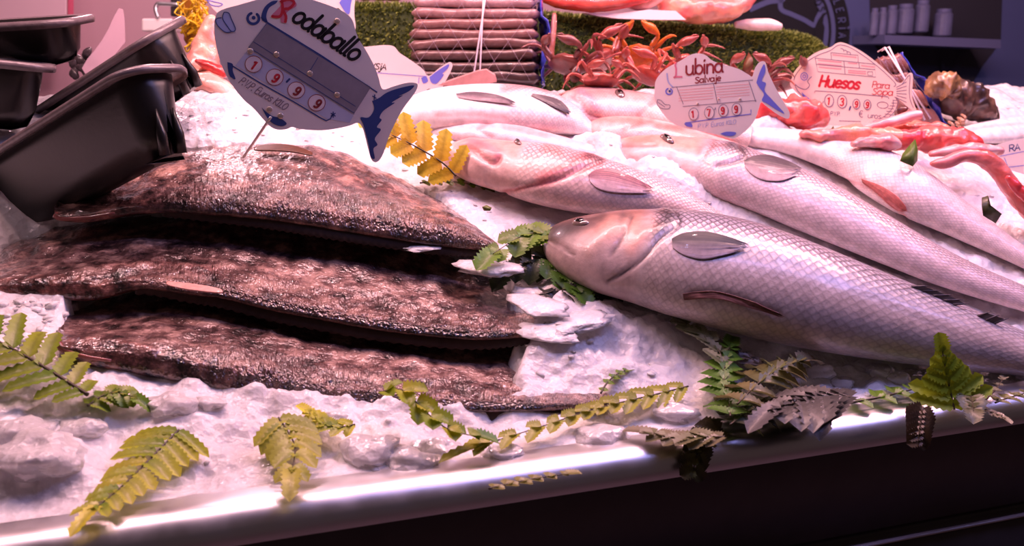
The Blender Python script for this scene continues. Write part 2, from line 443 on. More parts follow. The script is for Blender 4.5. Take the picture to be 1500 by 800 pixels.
# ------------------------------------------------------------------ turbots: thick flat bodies stacked like shingles
def turbot(label, colsx, dL, dR, W0, head_to=.3, marks=(), Mr=230, K=96, lump=()):
    n = len(colsx); x0, x1 = colsx[0][0], colsx[-1][0]
    hm = max(c[3] - c[1] for c in colsx)
    sec = []
    for (x, yt, ye, yb) in colsx:
        f = (x - x0) / (x1 - x0); d0 = dL + (dR - dL) * f
        W = W0 * max(.05, smooth(min(1, (yb - yt) / hm * 1.25)))
        p0 = at(x, yb, d0 + .012); p1 = at(x, ye * .45 + yb * .55, d0 - .004); p2 = at(x, ye, d0 + .014 * W / W0)
        p3 = at(x, ye * .58 + yt * .42, d0 + .014 + .42 * W); p4 = at(x, yt, d0 + .014 + W)
        aw = V((0, 1, 0)); p5 = p4 + aw * (.35 * W) - V((0, 0, .10 * W)); p6 = p4 + aw * (.5 * W) - V((0, 0, .3 * W + .004))
        p7 = (p0 + p6) / 2 - V((0, 0, .004))
        ring = [p0, p1, p2, p3, p4, p5, p6, p7]
        sec.append(ring)
    rows = catm([tuple(v for p in r for v in p) for r in sec], Mr)
    vs = []; cols = []; uvw = []
    for i, r in enumerate(rows):
        P = [tuple(r[3 * q:3 * q + 3]) for q in range(8)]
        P = P + P[:3]
        PP = [P[7]] + P[0:8] + P[0:2]
        for j in range(K):
            t = j / K * 8; k = int(t); u = t - k
            a, b, c, d = PP[k], PP[k + 1], PP[(k + 2)], PP[(k + 3) if k + 3 < len(PP) else (k + 3 - 8)]
            p = V(tuple(.5 * (2 * b[m] + (c[m] - a[m]) * u + (2 * a[m] - 5 * b[m] + 4 * c[m] - d[m]) * u * u + (3 * b[m] - a[m] - 3 * c[m] + d[m]) * u ** 3) for m in range(3)))
            s = i / (Mr - 1)
            top = 1.5 <= t <= 5.5
            w = min(1, 6 * s, 8 * (1 - s))
            if top: p = p + V((0, 0, 1)) * w * (.0035 * noise.noise(p * 38) + .0016 * noise.noise(p * 95) + .0008 * noise.noise(p * 210))
            vs.append(p)
            base_c = (1.0, .96, .94)
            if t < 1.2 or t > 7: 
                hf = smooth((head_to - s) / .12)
                cc = mixc((.7, .58, .55), (1.25, .86, .78), hf)  # front underside darkened in the skin colour to deepen the shade, pinkish at the head
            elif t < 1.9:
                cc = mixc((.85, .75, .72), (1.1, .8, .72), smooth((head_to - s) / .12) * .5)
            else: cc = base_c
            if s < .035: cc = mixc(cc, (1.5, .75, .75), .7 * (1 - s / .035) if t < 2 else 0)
            cols.append(cc); uvw.append((s, t / 8, smooth((s - .25) / .2) * smooth((3.1 - t) / 1.0) * smooth((t - .3) / .6)))
    fs = grid(Mr, K, True)
    fs.append(tuple(range(K))[::-1]); fs.append(tuple((Mr - 1) * K + j for j in range(K)))
    ns = []
    for i in range(Mr):
        for j in range(K):
            a = vs[min(i + 1, Mr - 1) * K + j] - vs[max(i - 1, 0) * K + j]; b = vs[i * K + (j + 1) % K] - vs[i * K + (j - 1) % K]
            ns.append(b.cross(a).normalized() if b.cross(a).length > 0 else V((0, 0, 1)))
    if ns[(Mr // 2) * K + int(K * 3 / 8)].z < 0: ns = [-q for q in ns]
    apply_marks(vs, ns, cols, marks)
    root = thing('turbot', label, 'fish', V(rows[Mr // 2][0:3]), 'turbots stacked on the ice')
    body = mesh('body', vs, fs, M['turbot'], root, True, cols, uvw)
    # fringe fin along the front rim
    fv = []; fc = []; i0, i1 = int(Mr * (head_to * .9)), int(Mr * .97); nn = 0
    for i in range(i0, i1):
        a = vs[i * K + int(K * .06)]; b = vs[i * K]; f = (i - i0) / (i1 - i0)
        wd = .014 * math.sqrt(max(0, sin(pi * min(1, f * 1.0 + .02))))
        tow = (V((0, -1, 0)) * .75 + V((0, 0, -.45))) * wd
        ry = .0006 * sin(i * 1.9)
        fv += [a + V((0, .002, 0)), (a + b) / 2 + tow * .55 + V((0, 0, ry)), (a + b) / 2 + tow + V((0, 0, ry * 2 - .003))]; nn += 1
    o = mesh('fringe_fin', fv, grid(nn, 3), M['turbot_fin'], root)
    o.modifiers.new('thick', 'SOLIDIFY').thickness = .002
    cv = []
    for r in sec:
        lo = min(q.z for q in r[:5]) - .006
        cv += [V((r[0].x, r[0].y, lo)), r[0], r[1], r[2], r[3], r[4], V((r[4].x, r[4].y, lo + .004))]
    cf = grid(n, 7, True)
    bvh = BVHTree.FromPolygons(cv, cf); CARVE.append(bvh)
    # mouth lip along the head
    pts = []; m = 14
    lipc = []
    for i in range(m):
        q = int(Mr * (.006 + head_to * .62 * i / (m - 1)))
        pts.append(vs[q * K + int(K * .10)] + V((0, .0012, 0)))
    if head_to < .35: ltube = tube(pts, [.0042 * (1 - .6 * i / m) for i in range(m)], 8)
    if head_to < .35: mesh('lip', ltube[0], ltube[1], M['lip'], root)
    FISH[label] = dict(root=root, bvh=bvh, body=body, rows=rows)
    return FISH[label]

T3 = turbot('brown turbot lowest and frontmost of the stacked three, behind the fern fronds',
  [(84, 488, 498, 508), (95, 466, 500, 520), (130, 447, 497, 536), (180, 430, 498, 545), (240, 423, 503, 556), (310, 426, 515, 570), (390, 437, 531, 584), (470, 452, 549, 592), (560, 466, 560, 598), (650, 478, 571, 602), (730, 494, 578, 603), (800, 522, 583, 602), (850, 550, 586, 599), (880, 570, 588, 596), (898, 582, 589, 593)],
  .925, .975, .15, .30,
  marks=[([(395, 487), (430, 474), (470, 455)], 4, -.0022, None, 0), ([(120, 478), (150, 466), (200, 462)], 6, .002, (.5, .4, .4), .5), ([(560, 470), (700, 500), (830, 545)], 9, .002, (1.25, .9, .8), .4),
         ([(100, 497), (160, 500), (220, 512)], 5, -.002, (1.2, .9, .9), .4)])
T2 = turbot('brown turbot in the middle of the stacked three, its head leaving the picture edge',
  [(-60, 395, 408, 430), (-30, 382, 408, 436), (20, 358, 404, 438), (80, 336, 398, 438), (140, 324, 398, 440), (210, 318, 398, 424), (280, 318, 405, 432), (330, 320, 410, 438), (400, 330, 425, 455), (470, 336, 440, 468), (550, 346, 455, 482), (630, 364, 468, 492), (700, 398, 474, 498), (750, 430, 480, 496), (785, 454, 482, 493), (812, 476, 485, 490)],
  1.01, 1.05, .15, .36,
  marks=[([(285, 326), (310, 324), (335, 334)], 14, -.006, (1.2, 1.0, .95), .4), ([(140, 412), (200, 398), (260, 380), (340, 372)], 5, .0025, (.6, .45, .45), .5), ([(60, 362), (110, 366)], 9, -.004, None, 0), ([(150, 392), (240, 388), (320, 400)], 6, -.003, (1.3, .95, .9), .5)])
T1 = turbot('brown turbot uppermost of the stacked three, pierced by the turbot price sign',
  [(80, 303, 309, 318), (92, 286, 311, 324), (130, 262, 303, 326), (180, 238, 292, 318), (240, 222, 283, 312), (310, 214, 281, 316), (380, 212, 283, 322), (440, 214, 288, 330), (500, 226, 296, 340), (560, 252, 306, 350), (620, 280, 318, 360), (670, 312, 332, 366), (705, 338, 348, 368), (730, 358, 362, 367)],
  1.10, 1.14, .13, .34,
  marks=[([(85, 300), (130, 300), (200, 296)], 4, .002, (.5, .35, .35), .6), ([(200, 255), (300, 250), (420, 262), (520, 285)], 12, -.003, (1.15, 1.0, .95), .4), ([(352, 222), (364, 222)], 5, .002, (.15, .12, .12), .9),
         ([(480, 240), (560, 275), (660, 325)], 10, .001, (1.5, .9, .75), .5)])
# raised pectoral fins of the turbots
def leaf_fin(root, pts, wid, d, c1, c2, name='pectoral_fin'):
    n = len(pts) * 5; P = catm(pts, n); vs = []; cl = []
    for i, (x, y) in enumerate(P):
        f = i / (n - 1); w = wid * math.sqrt(max(.02, sin(pi * min(1, f * .96 + .02))))
        for j in range(9):
            g = j / 8 - .5
            vs.append(at(x, y + g * w, d + .012 * (.5 - g) ) + V((0, 0, .001 * (j % 2)))); cl.append(mixc(c1, c2, (j % 2) * .6 + .3 * f))
    o = mesh(name, vs, grid(n, 9), M['fin'], root, True, cl); o.modifiers.new('thick', 'SOLIDIFY').thickness = .001
leaf_fin(T1['root'], [(372, 218), (400, 216), (430, 218), (458, 226)], 11, 1.22, L(52, 24, 14), L(110, 62, 34))
leaf_fin(T2['root'], [(244, 415), (270, 419), (300, 423), (326, 427)], 10, 1.0, L(214, 150, 140), L(230, 176, 160), 'belly_fin')

# ------------------------------------------------------------------ sea bass and the fish behind
def bass_col(back, flank, belly, head, snout, hs=.23, b0=.35, warm=None):
    def f(s, c):
        k = smooth((c - b0) / (.92 - b0)); col = mixc(flank, back, k)
        col = mixc(col, belly, smooth((-.05 - c) / .5))
        if s < hs:
            h = mixc(head, snout, smooth((c - .35) / .5)); h = mixc(h, snout, smooth((.06 - s) / .06)); h = mixc(h, belly, smooth((-.2 - c) / .5) * .8)
            col = mixc(h, col, smooth((s - hs + .03) / .03))
        return col
    return f
def sc_f(hs=.23, lo=-.55):
    return lambda s, c: (smooth((s - hs) / .02)) * (.25 + .75 * smooth((c - lo) / .9))
DK = L(52, 46, 54)
B1 = fish('sea_bass', 'large silver sea bass nearest the counter edge, dark pectoral fin laid along its side', 'fish',
  [(801, 340, 803, 346), (816, 328, 818, 362), (842, 317, 848, 396), (875, 311, 888, 426), (925, 306, 935, 446), (985, 305, 985, 466), (1050, 313, 1045, 484), (1120, 331, 1112, 502), (1200, 359, 1185, 518), (1300, 399, 1280, 533), (1400, 441, 1385, 546), (1500, 486, 1490, 556), (1600, 530, 1592, 572), (1670, 558, 1664, 588), (1700, 570, 1696, 592)],
  k=.66, Mr=220, K=92, color=bass_col(L(40, 40, 50), L(200, 192, 206), L(200, 182, 180), L(214, 156, 138), L(44, 36, 38), hs=.31, b0=.2), scale=sc_f(.3, -.6), tail=.1,
  marks=[([(806, 352), (822, 360), (840, 372)], 2.5, .0015, L(90, 60, 60), .7), ([(815, 335), (845, 325), (880, 318)], 11, 0, L(46, 40, 42), .85), ([(803, 344), (820, 340), (845, 332)], 15, 0, L(40, 33, 34), .85), ([(885, 314), (940, 310), (985, 311)], 7, 0, L(70, 56, 54), .6), ([(870, 300), (920, 318), (960, 324)], 2, 0, L(90, 70, 70), .3),
         ([(925, 318), (918, 335), (910, 352), (896, 372)], 3, .0012, L(70, 56, 60), .75), ([(912, 314), (906, 330)], 7, 0, L(74, 64, 66), .7),
         ([(985, 306), (996, 318), (990, 333), (966, 350), (948, 372), (925, 392), (890, 412)], 2.6, .0025, L(60, 40, 48), .85),
         ([(975, 306), (980, 322), (960, 338)], 9, -.002, L(62, 54, 60), .8), ([(950, 350), (935, 345), (965, 330)], 4, 0, L(110, 76, 76), .6),
         ([(900, 330), (880, 350), (865, 366)], 12, -.0015, L(222, 176, 158), .5), ([(955, 322), (940, 345), (925, 365)], 10, -.0015, L(226, 164, 142), .6),
         ([(850, 330), (870, 330)], 7, 0, L(92, 76, 80), .6),
         ([(1010, 428), (1060, 432), (1100, 446), (1140, 462)], 4, .0018, L(160, 104, 100), .5), ([(1000, 350), (1100, 368), (1250, 425), (1400, 490)], 2, .0008, L(150, 146, 160), .4)])
eye(B1, 850, 326, 16, .55)
finpatch(B1, [(984, 350), (1000, 343), (1030, 341), (1062, 349), (1098, 363)], [(986, 364), (1000, 374), (1028, 381), (1060, 376), (1094, 367)], (L(30, 26, 40), L(14, 12, 22), L(150, 134, 144)), tiplift=.004)
finpatch(B1, [(1000, 430), (1050, 426), (1110, 444), (1150, 462)], [(1002, 440), (1050, 438), (1105, 454), (1150, 466)], (L(170, 120, 112), L(150, 100, 96)), name='pelvic_fin')
def spines(fx, pts, col, name='dorsal_fin', hgt=9):
    mb = MB(); n = len(pts)
    prev = None
    for (x, y, tx, ty) in pts:
        p, _ = on(fx, x, y + 5); d = (p - CAM).dot(FW); tip = at(tx, ty, d - .004)
        b = tube([p, (p + tip) / 2, tip], [.0016, .0011, .0004], 6); mb.add(b[0], b[1], col)
        if prev:
            o = len(mb.v); mb.v += [prev[0], p, tip * .75 + p * .25, prev[1] * .75 + prev[0] * .25]; mb.c += [mixc(col, (.3, .26, .26), .4)] * 4; mb.f.append((o, o + 1, o + 2, o + 3))
        prev = (p, tip)
    mb.out(name, M['fin'], fx['root'], True, True)
spines(B1, [(1335, 415, 1360, 419), (1350, 421, 1377, 426), (1366, 428, 1395, 432), (1382, 435, 1411, 439), (1396, 441, 1420, 445)], L(84, 76, 86))
spines(B1, [(1432, 458, 1450, 457), (1444, 464, 1464, 461), (1456, 469, 1478, 466)], L(90, 80, 86), 'second_dorsal_fin')

B2 = fish('sea_bass', 'pinkish sea bass with a scaly grey back lying just behind the largest silver one', 'fish',
  [(897, 210, 899, 216), (912, 204, 922, 232), (940, 200, 952, 252), (985, 199, 990, 268), (1030, 202, 1030, 284), (1065, 209, 1062, 298), (1105, 222, 1098, 312), (1150, 239, 1140, 328), (1200, 262, 1188, 348), (1260, 294, 1245, 372), (1320, 328, 1305, 396), (1380, 362, 1366, 420), (1440, 392, 1430, 440), (1500, 418, 1494, 458), (1570, 446, 1566, 478), (1610, 460, 1607, 486)],
  k=.62, Mr=200, K=84, color=bass_col(L(84, 68, 74), L(224, 204, 212), L(232, 206, 208), L(226, 168, 150), L(190, 120, 110), hs=.27, b0=.3), scale=sc_f(.26, -.7), skin='bass2', tail=.09,
  marks=[([(903, 214), (935, 213), (960, 212)], 3, .0015, L(150, 90, 86), .6), ([(1022, 222), (1030, 212), (1046, 206)], 6, .0015, L(206, 120, 110), .6),
         ([(1085, 216), (1094, 228), (1078, 236), (1050, 243)], 3.5, .003, L(120, 74, 76), .7), ([(1040, 240), (1030, 232), (1046, 214), (1070, 212)], 3, .001, L(170, 100, 90), .6),
         ([(1072, 214), (1088, 222)], 9, -.002, L(84, 70, 74), .85), ([(955, 205), (940, 206), (920, 210)], 5, 0, L(196, 120, 104), .5)])
eye(B2, 977, 204, 16, .42)
finpatch(B2, [(1090, 236), (1102, 230), (1124, 229), (1150, 238), (1175, 251)], [(1092, 246), (1102, 257), (1120, 265), (1146, 266), (1172, 256)], (L(84, 66, 76), L(56, 46, 56), L(190, 160, 166)))
B3 = fish('sea_bass', 'pale sea bass farther back, head under ice, green leaf on its back', 'fish',
  [(1070, 192, 1072, 200), (1090, 188, 1096, 214), (1150, 189, 1156, 228), (1205, 195, 1196, 246), (1260, 205, 1242, 268), (1310, 224, 1285, 298), (1355, 252, 1330, 326), (1405, 288, 1382, 348), (1455, 326, 1435, 370), (1505, 362, 1490, 393), (1560, 398, 1550, 420), (1600, 420, 1594, 438)],
  k=.62, Mr=150, K=72, color=bass_col(L(206, 164, 164), L(240, 222, 224), L(240, 214, 212), L(236, 190, 186), L(226, 170, 166), hs=.12, b0=.45), scale=sc_f(.3, -.1), skin='bass2', tail=.08,
  marks=[([(1230, 262), (1280, 280), (1325, 318)], 3, .002, L(240, 150, 146), .6)])
finpatch(B3, [(1262, 262), (1290, 272), (1315, 288), (1332, 308)], [(1264, 268), (1285, 284), (1308, 304), (1330, 311)], (L(238, 140, 134), L(226, 120, 116)), name='pelvic_fin')
B4 = fish('red_bream', 'pink-lipped fish with a red gill patch, its body running under ice, beside the yellow fern', 'fish',
  [(667, 214, 669, 226), (676, 206, 682, 248), (700, 204, 704, 270), (740, 205, 742, 286), (790, 208, 788, 304), (840, 217, 832, 316), (890, 231, 880, 322), (940, 249, 930, 326), (985, 270, 976, 330), (1030, 295, 1022, 336), (1070, 320, 1064, 345)],
  k=.66, Mr=150, K=80, color=bass_col(L(214, 120, 116), L(240, 214, 216), L(232, 196, 186), L(234, 176, 164), L(226, 120, 124), hs=.36, b0=.4), scale=sc_f(.34, -.9), skin='bream',
  marks=[([(672, 216), (690, 219), (708, 232), (724, 240), (732, 232)], 3.2, .004, L(190, 90, 96), .7), ([(690, 209), (710, 216), (728, 228)], 9, -.003, L(238, 128, 138), .8), ([(674, 224), (692, 230), (706, 242)], 6, -.002, L(240, 190, 184), .6),
         ([(880, 236), (850, 248), (820, 262), (780, 272), (740, 282)], 4, .0035, L(206, 96, 96), .7), ([(868, 228), (835, 240), (812, 252), (795, 262)], 11, -.001, L(226, 96, 92), .65), ([(800, 218), (820, 226)], 9, -.001, L(232, 130, 110), .5),
         ([(862, 226), (880, 233)], 7, 0, L(112, 74, 84), .8), ([(760, 272), (720, 262), (715, 258)], 4, .001, L(206, 160, 150), .5)])
eye(B4, 758, 209, 13, .4)
finpatch(B4, [(862, 256), (874, 249), (896, 249), (926, 262), (958, 280)], [(864, 266), (874, 276), (894, 282), (922, 284), (955, 284)], (L(190, 110, 120), L(110, 60, 76), L(236, 200, 200)))
B5 = fish('sea_bream', 'white scaly fish with two dark fins lying in front of the tied shell bundle', 'fish',
  [(555, 158, 557, 176), (580, 148, 582, 188), (605, 138, 606, 194), (645, 126, 645, 198), (700, 120, 697, 200), (760, 121, 752, 202), (805, 130, 795, 203), (840, 150, 828, 203), (868, 178, 858, 204), (885, 192, 880, 206)],
  k=.6, Mr=120, K=72, color=bass_col(L(206, 160, 160), L(246, 232, 234), L(246, 232, 230), L(240, 200, 200), L(230, 180, 180), hs=.15, b0=.45), scale=sc_f(.5, -.4), skin='bream',
  marks=[([(640, 170), (690, 168), (740, 174)], 4, .001, L(240, 190, 190), .5), ([(735, 132), (780, 124), (800, 132)], 6, 0, L(220, 120, 120), .6)])
finpatch(B5, [(668, 138), (695, 136), (730, 142), (757, 154)], [(672, 144), (695, 148), (730, 152), (756, 155)], (L(92, 72, 86), L(70, 54, 68), L(150, 124, 134)))
finpatch(B5, [(780, 138), (800, 142), (820, 150), (835, 168)], [(778, 141), (796, 150), (814, 160), (833, 169)], (L(78, 64, 76), L(60, 48, 60)), name='dorsal_fin')
B6 = fish('pink_fish', 'pink-backed fish mostly sunk in ice between the yellow fern and the white scaly fish', 'fish',
  [(622, 190, 624, 198), (650, 180, 652, 206), (700, 176, 700, 216), (750, 180, 748, 222), (800, 192, 796, 228), (850, 206, 845, 234), (890, 218, 888, 236)],
  k=.6, Mr=70, K=48, color=bass_col(L(236, 170, 170), L(244, 212, 212), L(244, 220, 220), L(236, 170, 170), L(230, 140, 146), hs=.1), scale=lambda s, c: .1, skin='bream',
  marks=[([(720, 178), (700, 188), (720, 200)], 4, .002, L(226, 120, 130), .6), ([(740, 186), (780, 196), (800, 200)], 6, 0, L(232, 150, 154), .6)])
B7 = fish('red_bream', 'rosy fish head with open pink mouth behind the wild sea bass price sign', 'fish',
  [(832, 142, 834, 160), (842, 131, 848, 180), (862, 126, 872, 190), (895, 127, 902, 194), (935, 133, 938, 198), (980, 143, 980, 204), (1040, 160, 1036, 212), (1100, 182, 1094, 222)],
  k=.62, Mr=100, K=64, color=bass_col(L(222, 130, 126), L(240, 200, 196), L(240, 210, 206), L(238, 186, 178), L(234, 130, 140), hs=.6), scale=lambda s, c: .25, skin='bream',
  marks=[([(838, 140), (852, 150), (862, 166), (878, 172)], 3.5, .004, L(196, 80, 100), .7), ([(850, 134), (864, 146), (872, 158)], 7, -.002, L(240, 140, 160), .8), ([(836, 150), (850, 172), (858, 186)], 6, -.002, L(240, 180, 186), .6), ([(935, 168), (955, 150), (965, 140)], 6, .001, L(214, 100, 100), .6)])
eye(B7, 908, 137, 12, .62)
B8 = fish('red_bream', 'rosy fish with red back wedged between the Lubina sign and the pinkish bass', 'fish',
  [(858, 184, 859, 192), (872, 173, 876, 202), (900, 169, 904, 214), (940, 171, 944, 222), (985, 180, 986, 230), (1030, 193, 1028, 238), (1080, 208, 1076, 244)],
  k=.6, Mr=80, K=56, color=bass_col(L(226, 120, 116), L(240, 200, 198), L(240, 212, 208), L(234, 160, 150), L(232, 136, 136), hs=.5), scale=lambda s, c: .2, skin='bream',
  marks=[([(955, 176), (930, 182), (915, 190)], 5, .0015, L(206, 90, 90), .6), ([(1000, 186), (960, 186)], 6, 0, L(216, 104, 104), .6)])
B9 = fish('white_fish', 'long white-bellied fish at the far right behind the small cut-off price tag', 'fish',
  [(1388, 196, 1390, 204), (1410, 186, 1414, 212), (1450, 176, 1454, 214), (1500, 168, 1504, 212), (1560, 164, 1562, 208), (1620, 170, 1620, 204), (1660, 180, 1660, 200)],
  k=.55, Mr=80, K=56, color=lambda s, c: mixc(L(250, 236, 230), L(190, 150, 140), smooth((c - .75) / .2)), scale=lambda s, c: .05, skin='bream',
  marks=[([(1410, 192), (1450, 184), (1500, 180)], 3, .001, L(236, 170, 166), .6)])

# ------------------------------------------------------------------ lettering drawn with pen strokes
def arc(cx, cy, rx, ry, a0, a1, n=14):
    return [(cx + rx * cos(math.radians(a0 + (a1 - a0) * i / n)), cy + ry * sin(math.radians(a0 + (a1 - a0) * i / n))) for i in range(n + 1)]
GL = {
 'o': ([arc(.42, .5, .42, .5, 90, 450)], .98), 'd': ([arc(.42, .5, .42, .5, 20, 380), [(.84, 1.75), (.84, .2), (.95, 0)]], 1.1),
 'a': ([arc(.42, .5, .42, .5, 20, 380), [(.84, 1.0), (.84, .2), (.96, 0)]], 1.1), 'b': ([[(.05, 1.75), (.05, .1)], arc(.47, .5, .42, .5, 180, 540)], 1.02),
 'l': ([[(.1, 1.75), (.1, .2), (.16, .04), (.3, 0)]], .42), 'u': ([[(.02, 1), (.02, .4)] + arc(.4, .38, .38, .38, 180, 350) , [(.8, 1), (.8, .2), (.92, 0)]], 1.06),
 'n': ([[(.05, 1), (.05, 0)], [(.05, .6)] + arc(.42, .62, .37, .38, 170, 0) + [(.79, 0)]], .98), 'i': ([[(.1, 1), (.1, 0)], [(.08, 1.4), (.14, 1.5)]], .36),
 'e': ([[(.06, .5), (.8, .55)] + arc(.42, .5, .4, .5, 10, 310)], .92), 's': ([[(.66, .86), (.45, 1), (.15, .9), (.1, .7), (.36, .52), (.64, .34), (.6, .1), (.35, 0), (.04, .12)]], .82),
 'v': ([[(.02, 1), (.36, 0), (.7, 1)]], .82), 'j': ([[(.2, 1), (.2, -.4), (.05, -.6), (-.15, -.5)], [(.18, 1.4), (.24, 1.5)]], .4),
 'p': ([[(.05, 1), (.05, -.7)], arc(.47, .5, .42, .5, 180, 540)], 1.0), 'r': ([[(.05, 1), (.05, 0)], [(.05, .6), (.25, .92), (.55, .95)]], .62),
 'H': ([[(.1, 1.5), (.1, 0)], [(.95, 1.5), (.95, 0)], [(.1, .75), (.95, .75)]], 1.2), 'R': ([[(.1, 0), (.1, 1.5)] + arc(.5, 1.1, .42, .4, 90, -90) + [(.1, .7)], [(.45, .7), (.98, 0)]], 1.1),
 'L': ([[(.3, 1.5), (.2, 1.3), (.3, .9), (.28, .2), (.05, 0), (.3, .08), (.9, .02)]], .95), 'P': ([[(.1, 0), (.1, 1.5)] + arc(.45, 1.1, .42, .4, 90, -90) + [(.1, .7)]], .95),
 'S': ([[(.85, 1.3), (.6, 1.5), (.25, 1.42), (.12, 1.1), (.45, .8), (.8, .5), (.75, .12), (.4, 0), (.05, .18)]], 1.0), 'V': ([[(.02, 1.5), (.42, 0), (.82, 1.5)]], .9),
 'A': ([[(.0, 0), (.45, 1.5), (.92, 0)], [(.18, .5), (.76, .5)]], 1.0), 'U': ([[(.08, 1.5), (.08, .45)] + arc(.45, .42, .37, .42, 180, 360) + [(.82, 1.5)]], 1.0),
 'E': ([[(.8, 1.5), (.1, 1.5), (.1, 0), (.82, 0)], [(.1, .78), (.65, .78)]], .95), 'O': ([arc(.5, .75, .48, .75, 90, 450, 20)], 1.1), 'K': ([[(.1, 1.5), (.1, 0)], [(.85, 1.5), (.1, .7), (.9, 0)]], 1.0),
 'I': ([[(.1, 1.5), (.1, 0)]], .3), 'Y': ([[(.02, 1.5), (.4, .75), (.78, 1.5)], [(.4, .75), (.4, 0)]], .85), '.': ([[(.05, 0), (.14, .08)]], .35), ',': ([[(.15, .1), (.0, -.4)]], .3), "'": ([[(.15, 1.5), (.0, 1.05)]], .35), ' ': ([], .6),
 '1': ([[(.1, 1.2), (.42, 1.5), (.42, 0)]], .7), '9': ([arc(.45, 1.05, .38, .43, 0, 360), [(.83, 1.05), (.75, .3), (.45, 0), (.15, .05)]], .95), '7': ([[(.05, 1.5), (.85, 1.5), (.35, 0)]], .9), '3': ([[(.1, 1.3), (.4, 1.5), (.75, 1.3), (.7, .95), (.35, .8), (.75, .65), (.82, .3), (.5, 0), (.08, .15)]], .95),
 '€': ([arc(.6, .75, .5, .75, 50, 310, 18), [(-.05, .9), (.75, .9)], [(-.05, .6), (.7, .6)]], 1.1),
}
class Board:
    """a flat cut-out price sign standing in the ice, facing the customer"""
    def __init__(s, name, label, px, py, d, outline, m, th=.003, yaw=0, pitch=0, group=None):
        s.o = at(px, py, d); n = (CAM - s.o).normalized(); n = V((n.x, n.y, n.z * .3)).normalized()
        n = Matrix.Rotation(yaw, 3, 'Z') @ n; s.n = (n + V((0, 0, pitch))).normalized(); s.z = .0004; s.th = th
        s.root = thing(name, label, 'price sign', s.o - V((0, 0, .06)), 'fish-shaped price signs')
        Q = catm(outline + outline[:1], len(outline) * 4)[:-1]; n_ = len(Q)
        f = [s.P(x, y, 0) for x, y in Q]; b = [p - s.n * th for p in f]
        cx = sum(q[0] for q in Q) / n_; cy = sum(q[1] for q in Q) / n_
        import mathutils
        tri = mathutils.geometry.tessellate_polygon([[V((x, y, 0)) for x, y in Q]])
        fs = [tuple(t) for t in tri] + [tuple(n_ + i for i in t[::-1]) for t in tri] + [(i, (i + 1) % n_, n_ + (i + 1) % n_, n_ + i) for i in range(n_)]
        s.b = mesh('board', f + b, fs, m, s.root, False)
    def P(s, x, y, lift):
        r = ray(x, y); return CAM + r * ((s.o + s.n * lift - CAM).dot(s.n) / r.dot(s.n))
    def stroke(s, mb, pts, w, lift=None):
        z = lift or s.z; n = len(pts); w0 = w if isinstance(w, (list, tuple)) else [w] * n
        vs = []
        for i, (x, y) in enumerate(pts):
            a, b = pts[max(i - 1, 0)], pts[min(i + 1, n - 1)]; dx, dy = b[0] - a[0], b[1] - a[1]; l = math.hypot(dx, dy) or 1
            nx, ny = -dy / l, dx / l
            vs += [s.P(x + nx * w0[i] / 2, y + ny * w0[i] / 2, z), s.P(x - nx * w0[i] / 2, y - ny * w0[i] / 2, z)]
        mb.add(vs, [(2 * i, 2 * i + 1, 2 * i + 3, 2 * i + 2) for i in range(n - 1)])
        for i in (0, n - 1):
            if w0[i] > 1: 
                c = [s.P(pts[i][0] + w0[i] / 2 * cos(k), pts[i][1] + w0[i] / 2 * sin(k), z) for k in [j * pi / 4 for j in range(8)]]
                mb.add(c, [tuple(range(8))])
    def lines(s, name, strokes, w, m, lift=None):
        mb = MB()
        for q in strokes: s.stroke(mb, q, w, lift)
        return mb.out(name, m, s.b, False)
    def poly(s, name, polys, m, lift=None, sub=True):
        import mathutils
        mb = MB()
        for q in polys:
            Q = catm(q + q[:1], len(q) * 4)[:-1] if sub else q
            tri = mathutils.geometry.tessellate_polygon([[V((x, y, 0)) for x, y in Q]])
            mb.add([s.P(x, y, lift or s.z) for x, y in Q], [tuple(t) for t in tri])
        return mb.out(name, m, s.b, False)
    def text(s, name, txt, x, y, h, ang, w, m, slant=.2, xs=1.0, lift=None):
        """h: height in the photo's units of a lower-case letter, ang: slope of the baseline in degrees, downwards to the right"""
        mb = MB(); X = 0; ca, sa = cos(math.radians(ang)), sin(math.radians(ang))
        for ch in txt:
            st, adv = GL[ch]
            for q in st:
                pts = []
                for (gx, gy) in (q if len(q) < 4 or len(q) > 9 else catm(q, 16)):
                    lx = (X + (gx + gy * slant) * xs) * h; ly = -gy * h
                    pts.append((x + lx * ca - ly * sa, y + lx * sa + ly * ca))
                s.stroke(mb, pts, w, lift)
            X += adv * xs
        return mb.out(name, m, s.b, False)
    def ell(s, x, y, rx, ry, ang=0, n=24):
        a = math.radians(ang)
        return [(x + rx * cos(k) * cos(a) - ry * sin(k) * sin(a), y + rx * cos(k) * sin(a) + ry * sin(k) * cos(a)) for k in [2 * pi * i / n for i in range(n)]]
    def rivets(s, pts, r):
        for (x, y) in pts:
            p = s.P(x, y, 0); d = (p - CAM).dot(FW); R = r * d / F
            t = tube([p - s.n * .001, p + s.n * .0012, p + s.n * .0016], [R, R, R * .8], 14); mesh('rivet', t[0], t[1], M['brass'], s.root)

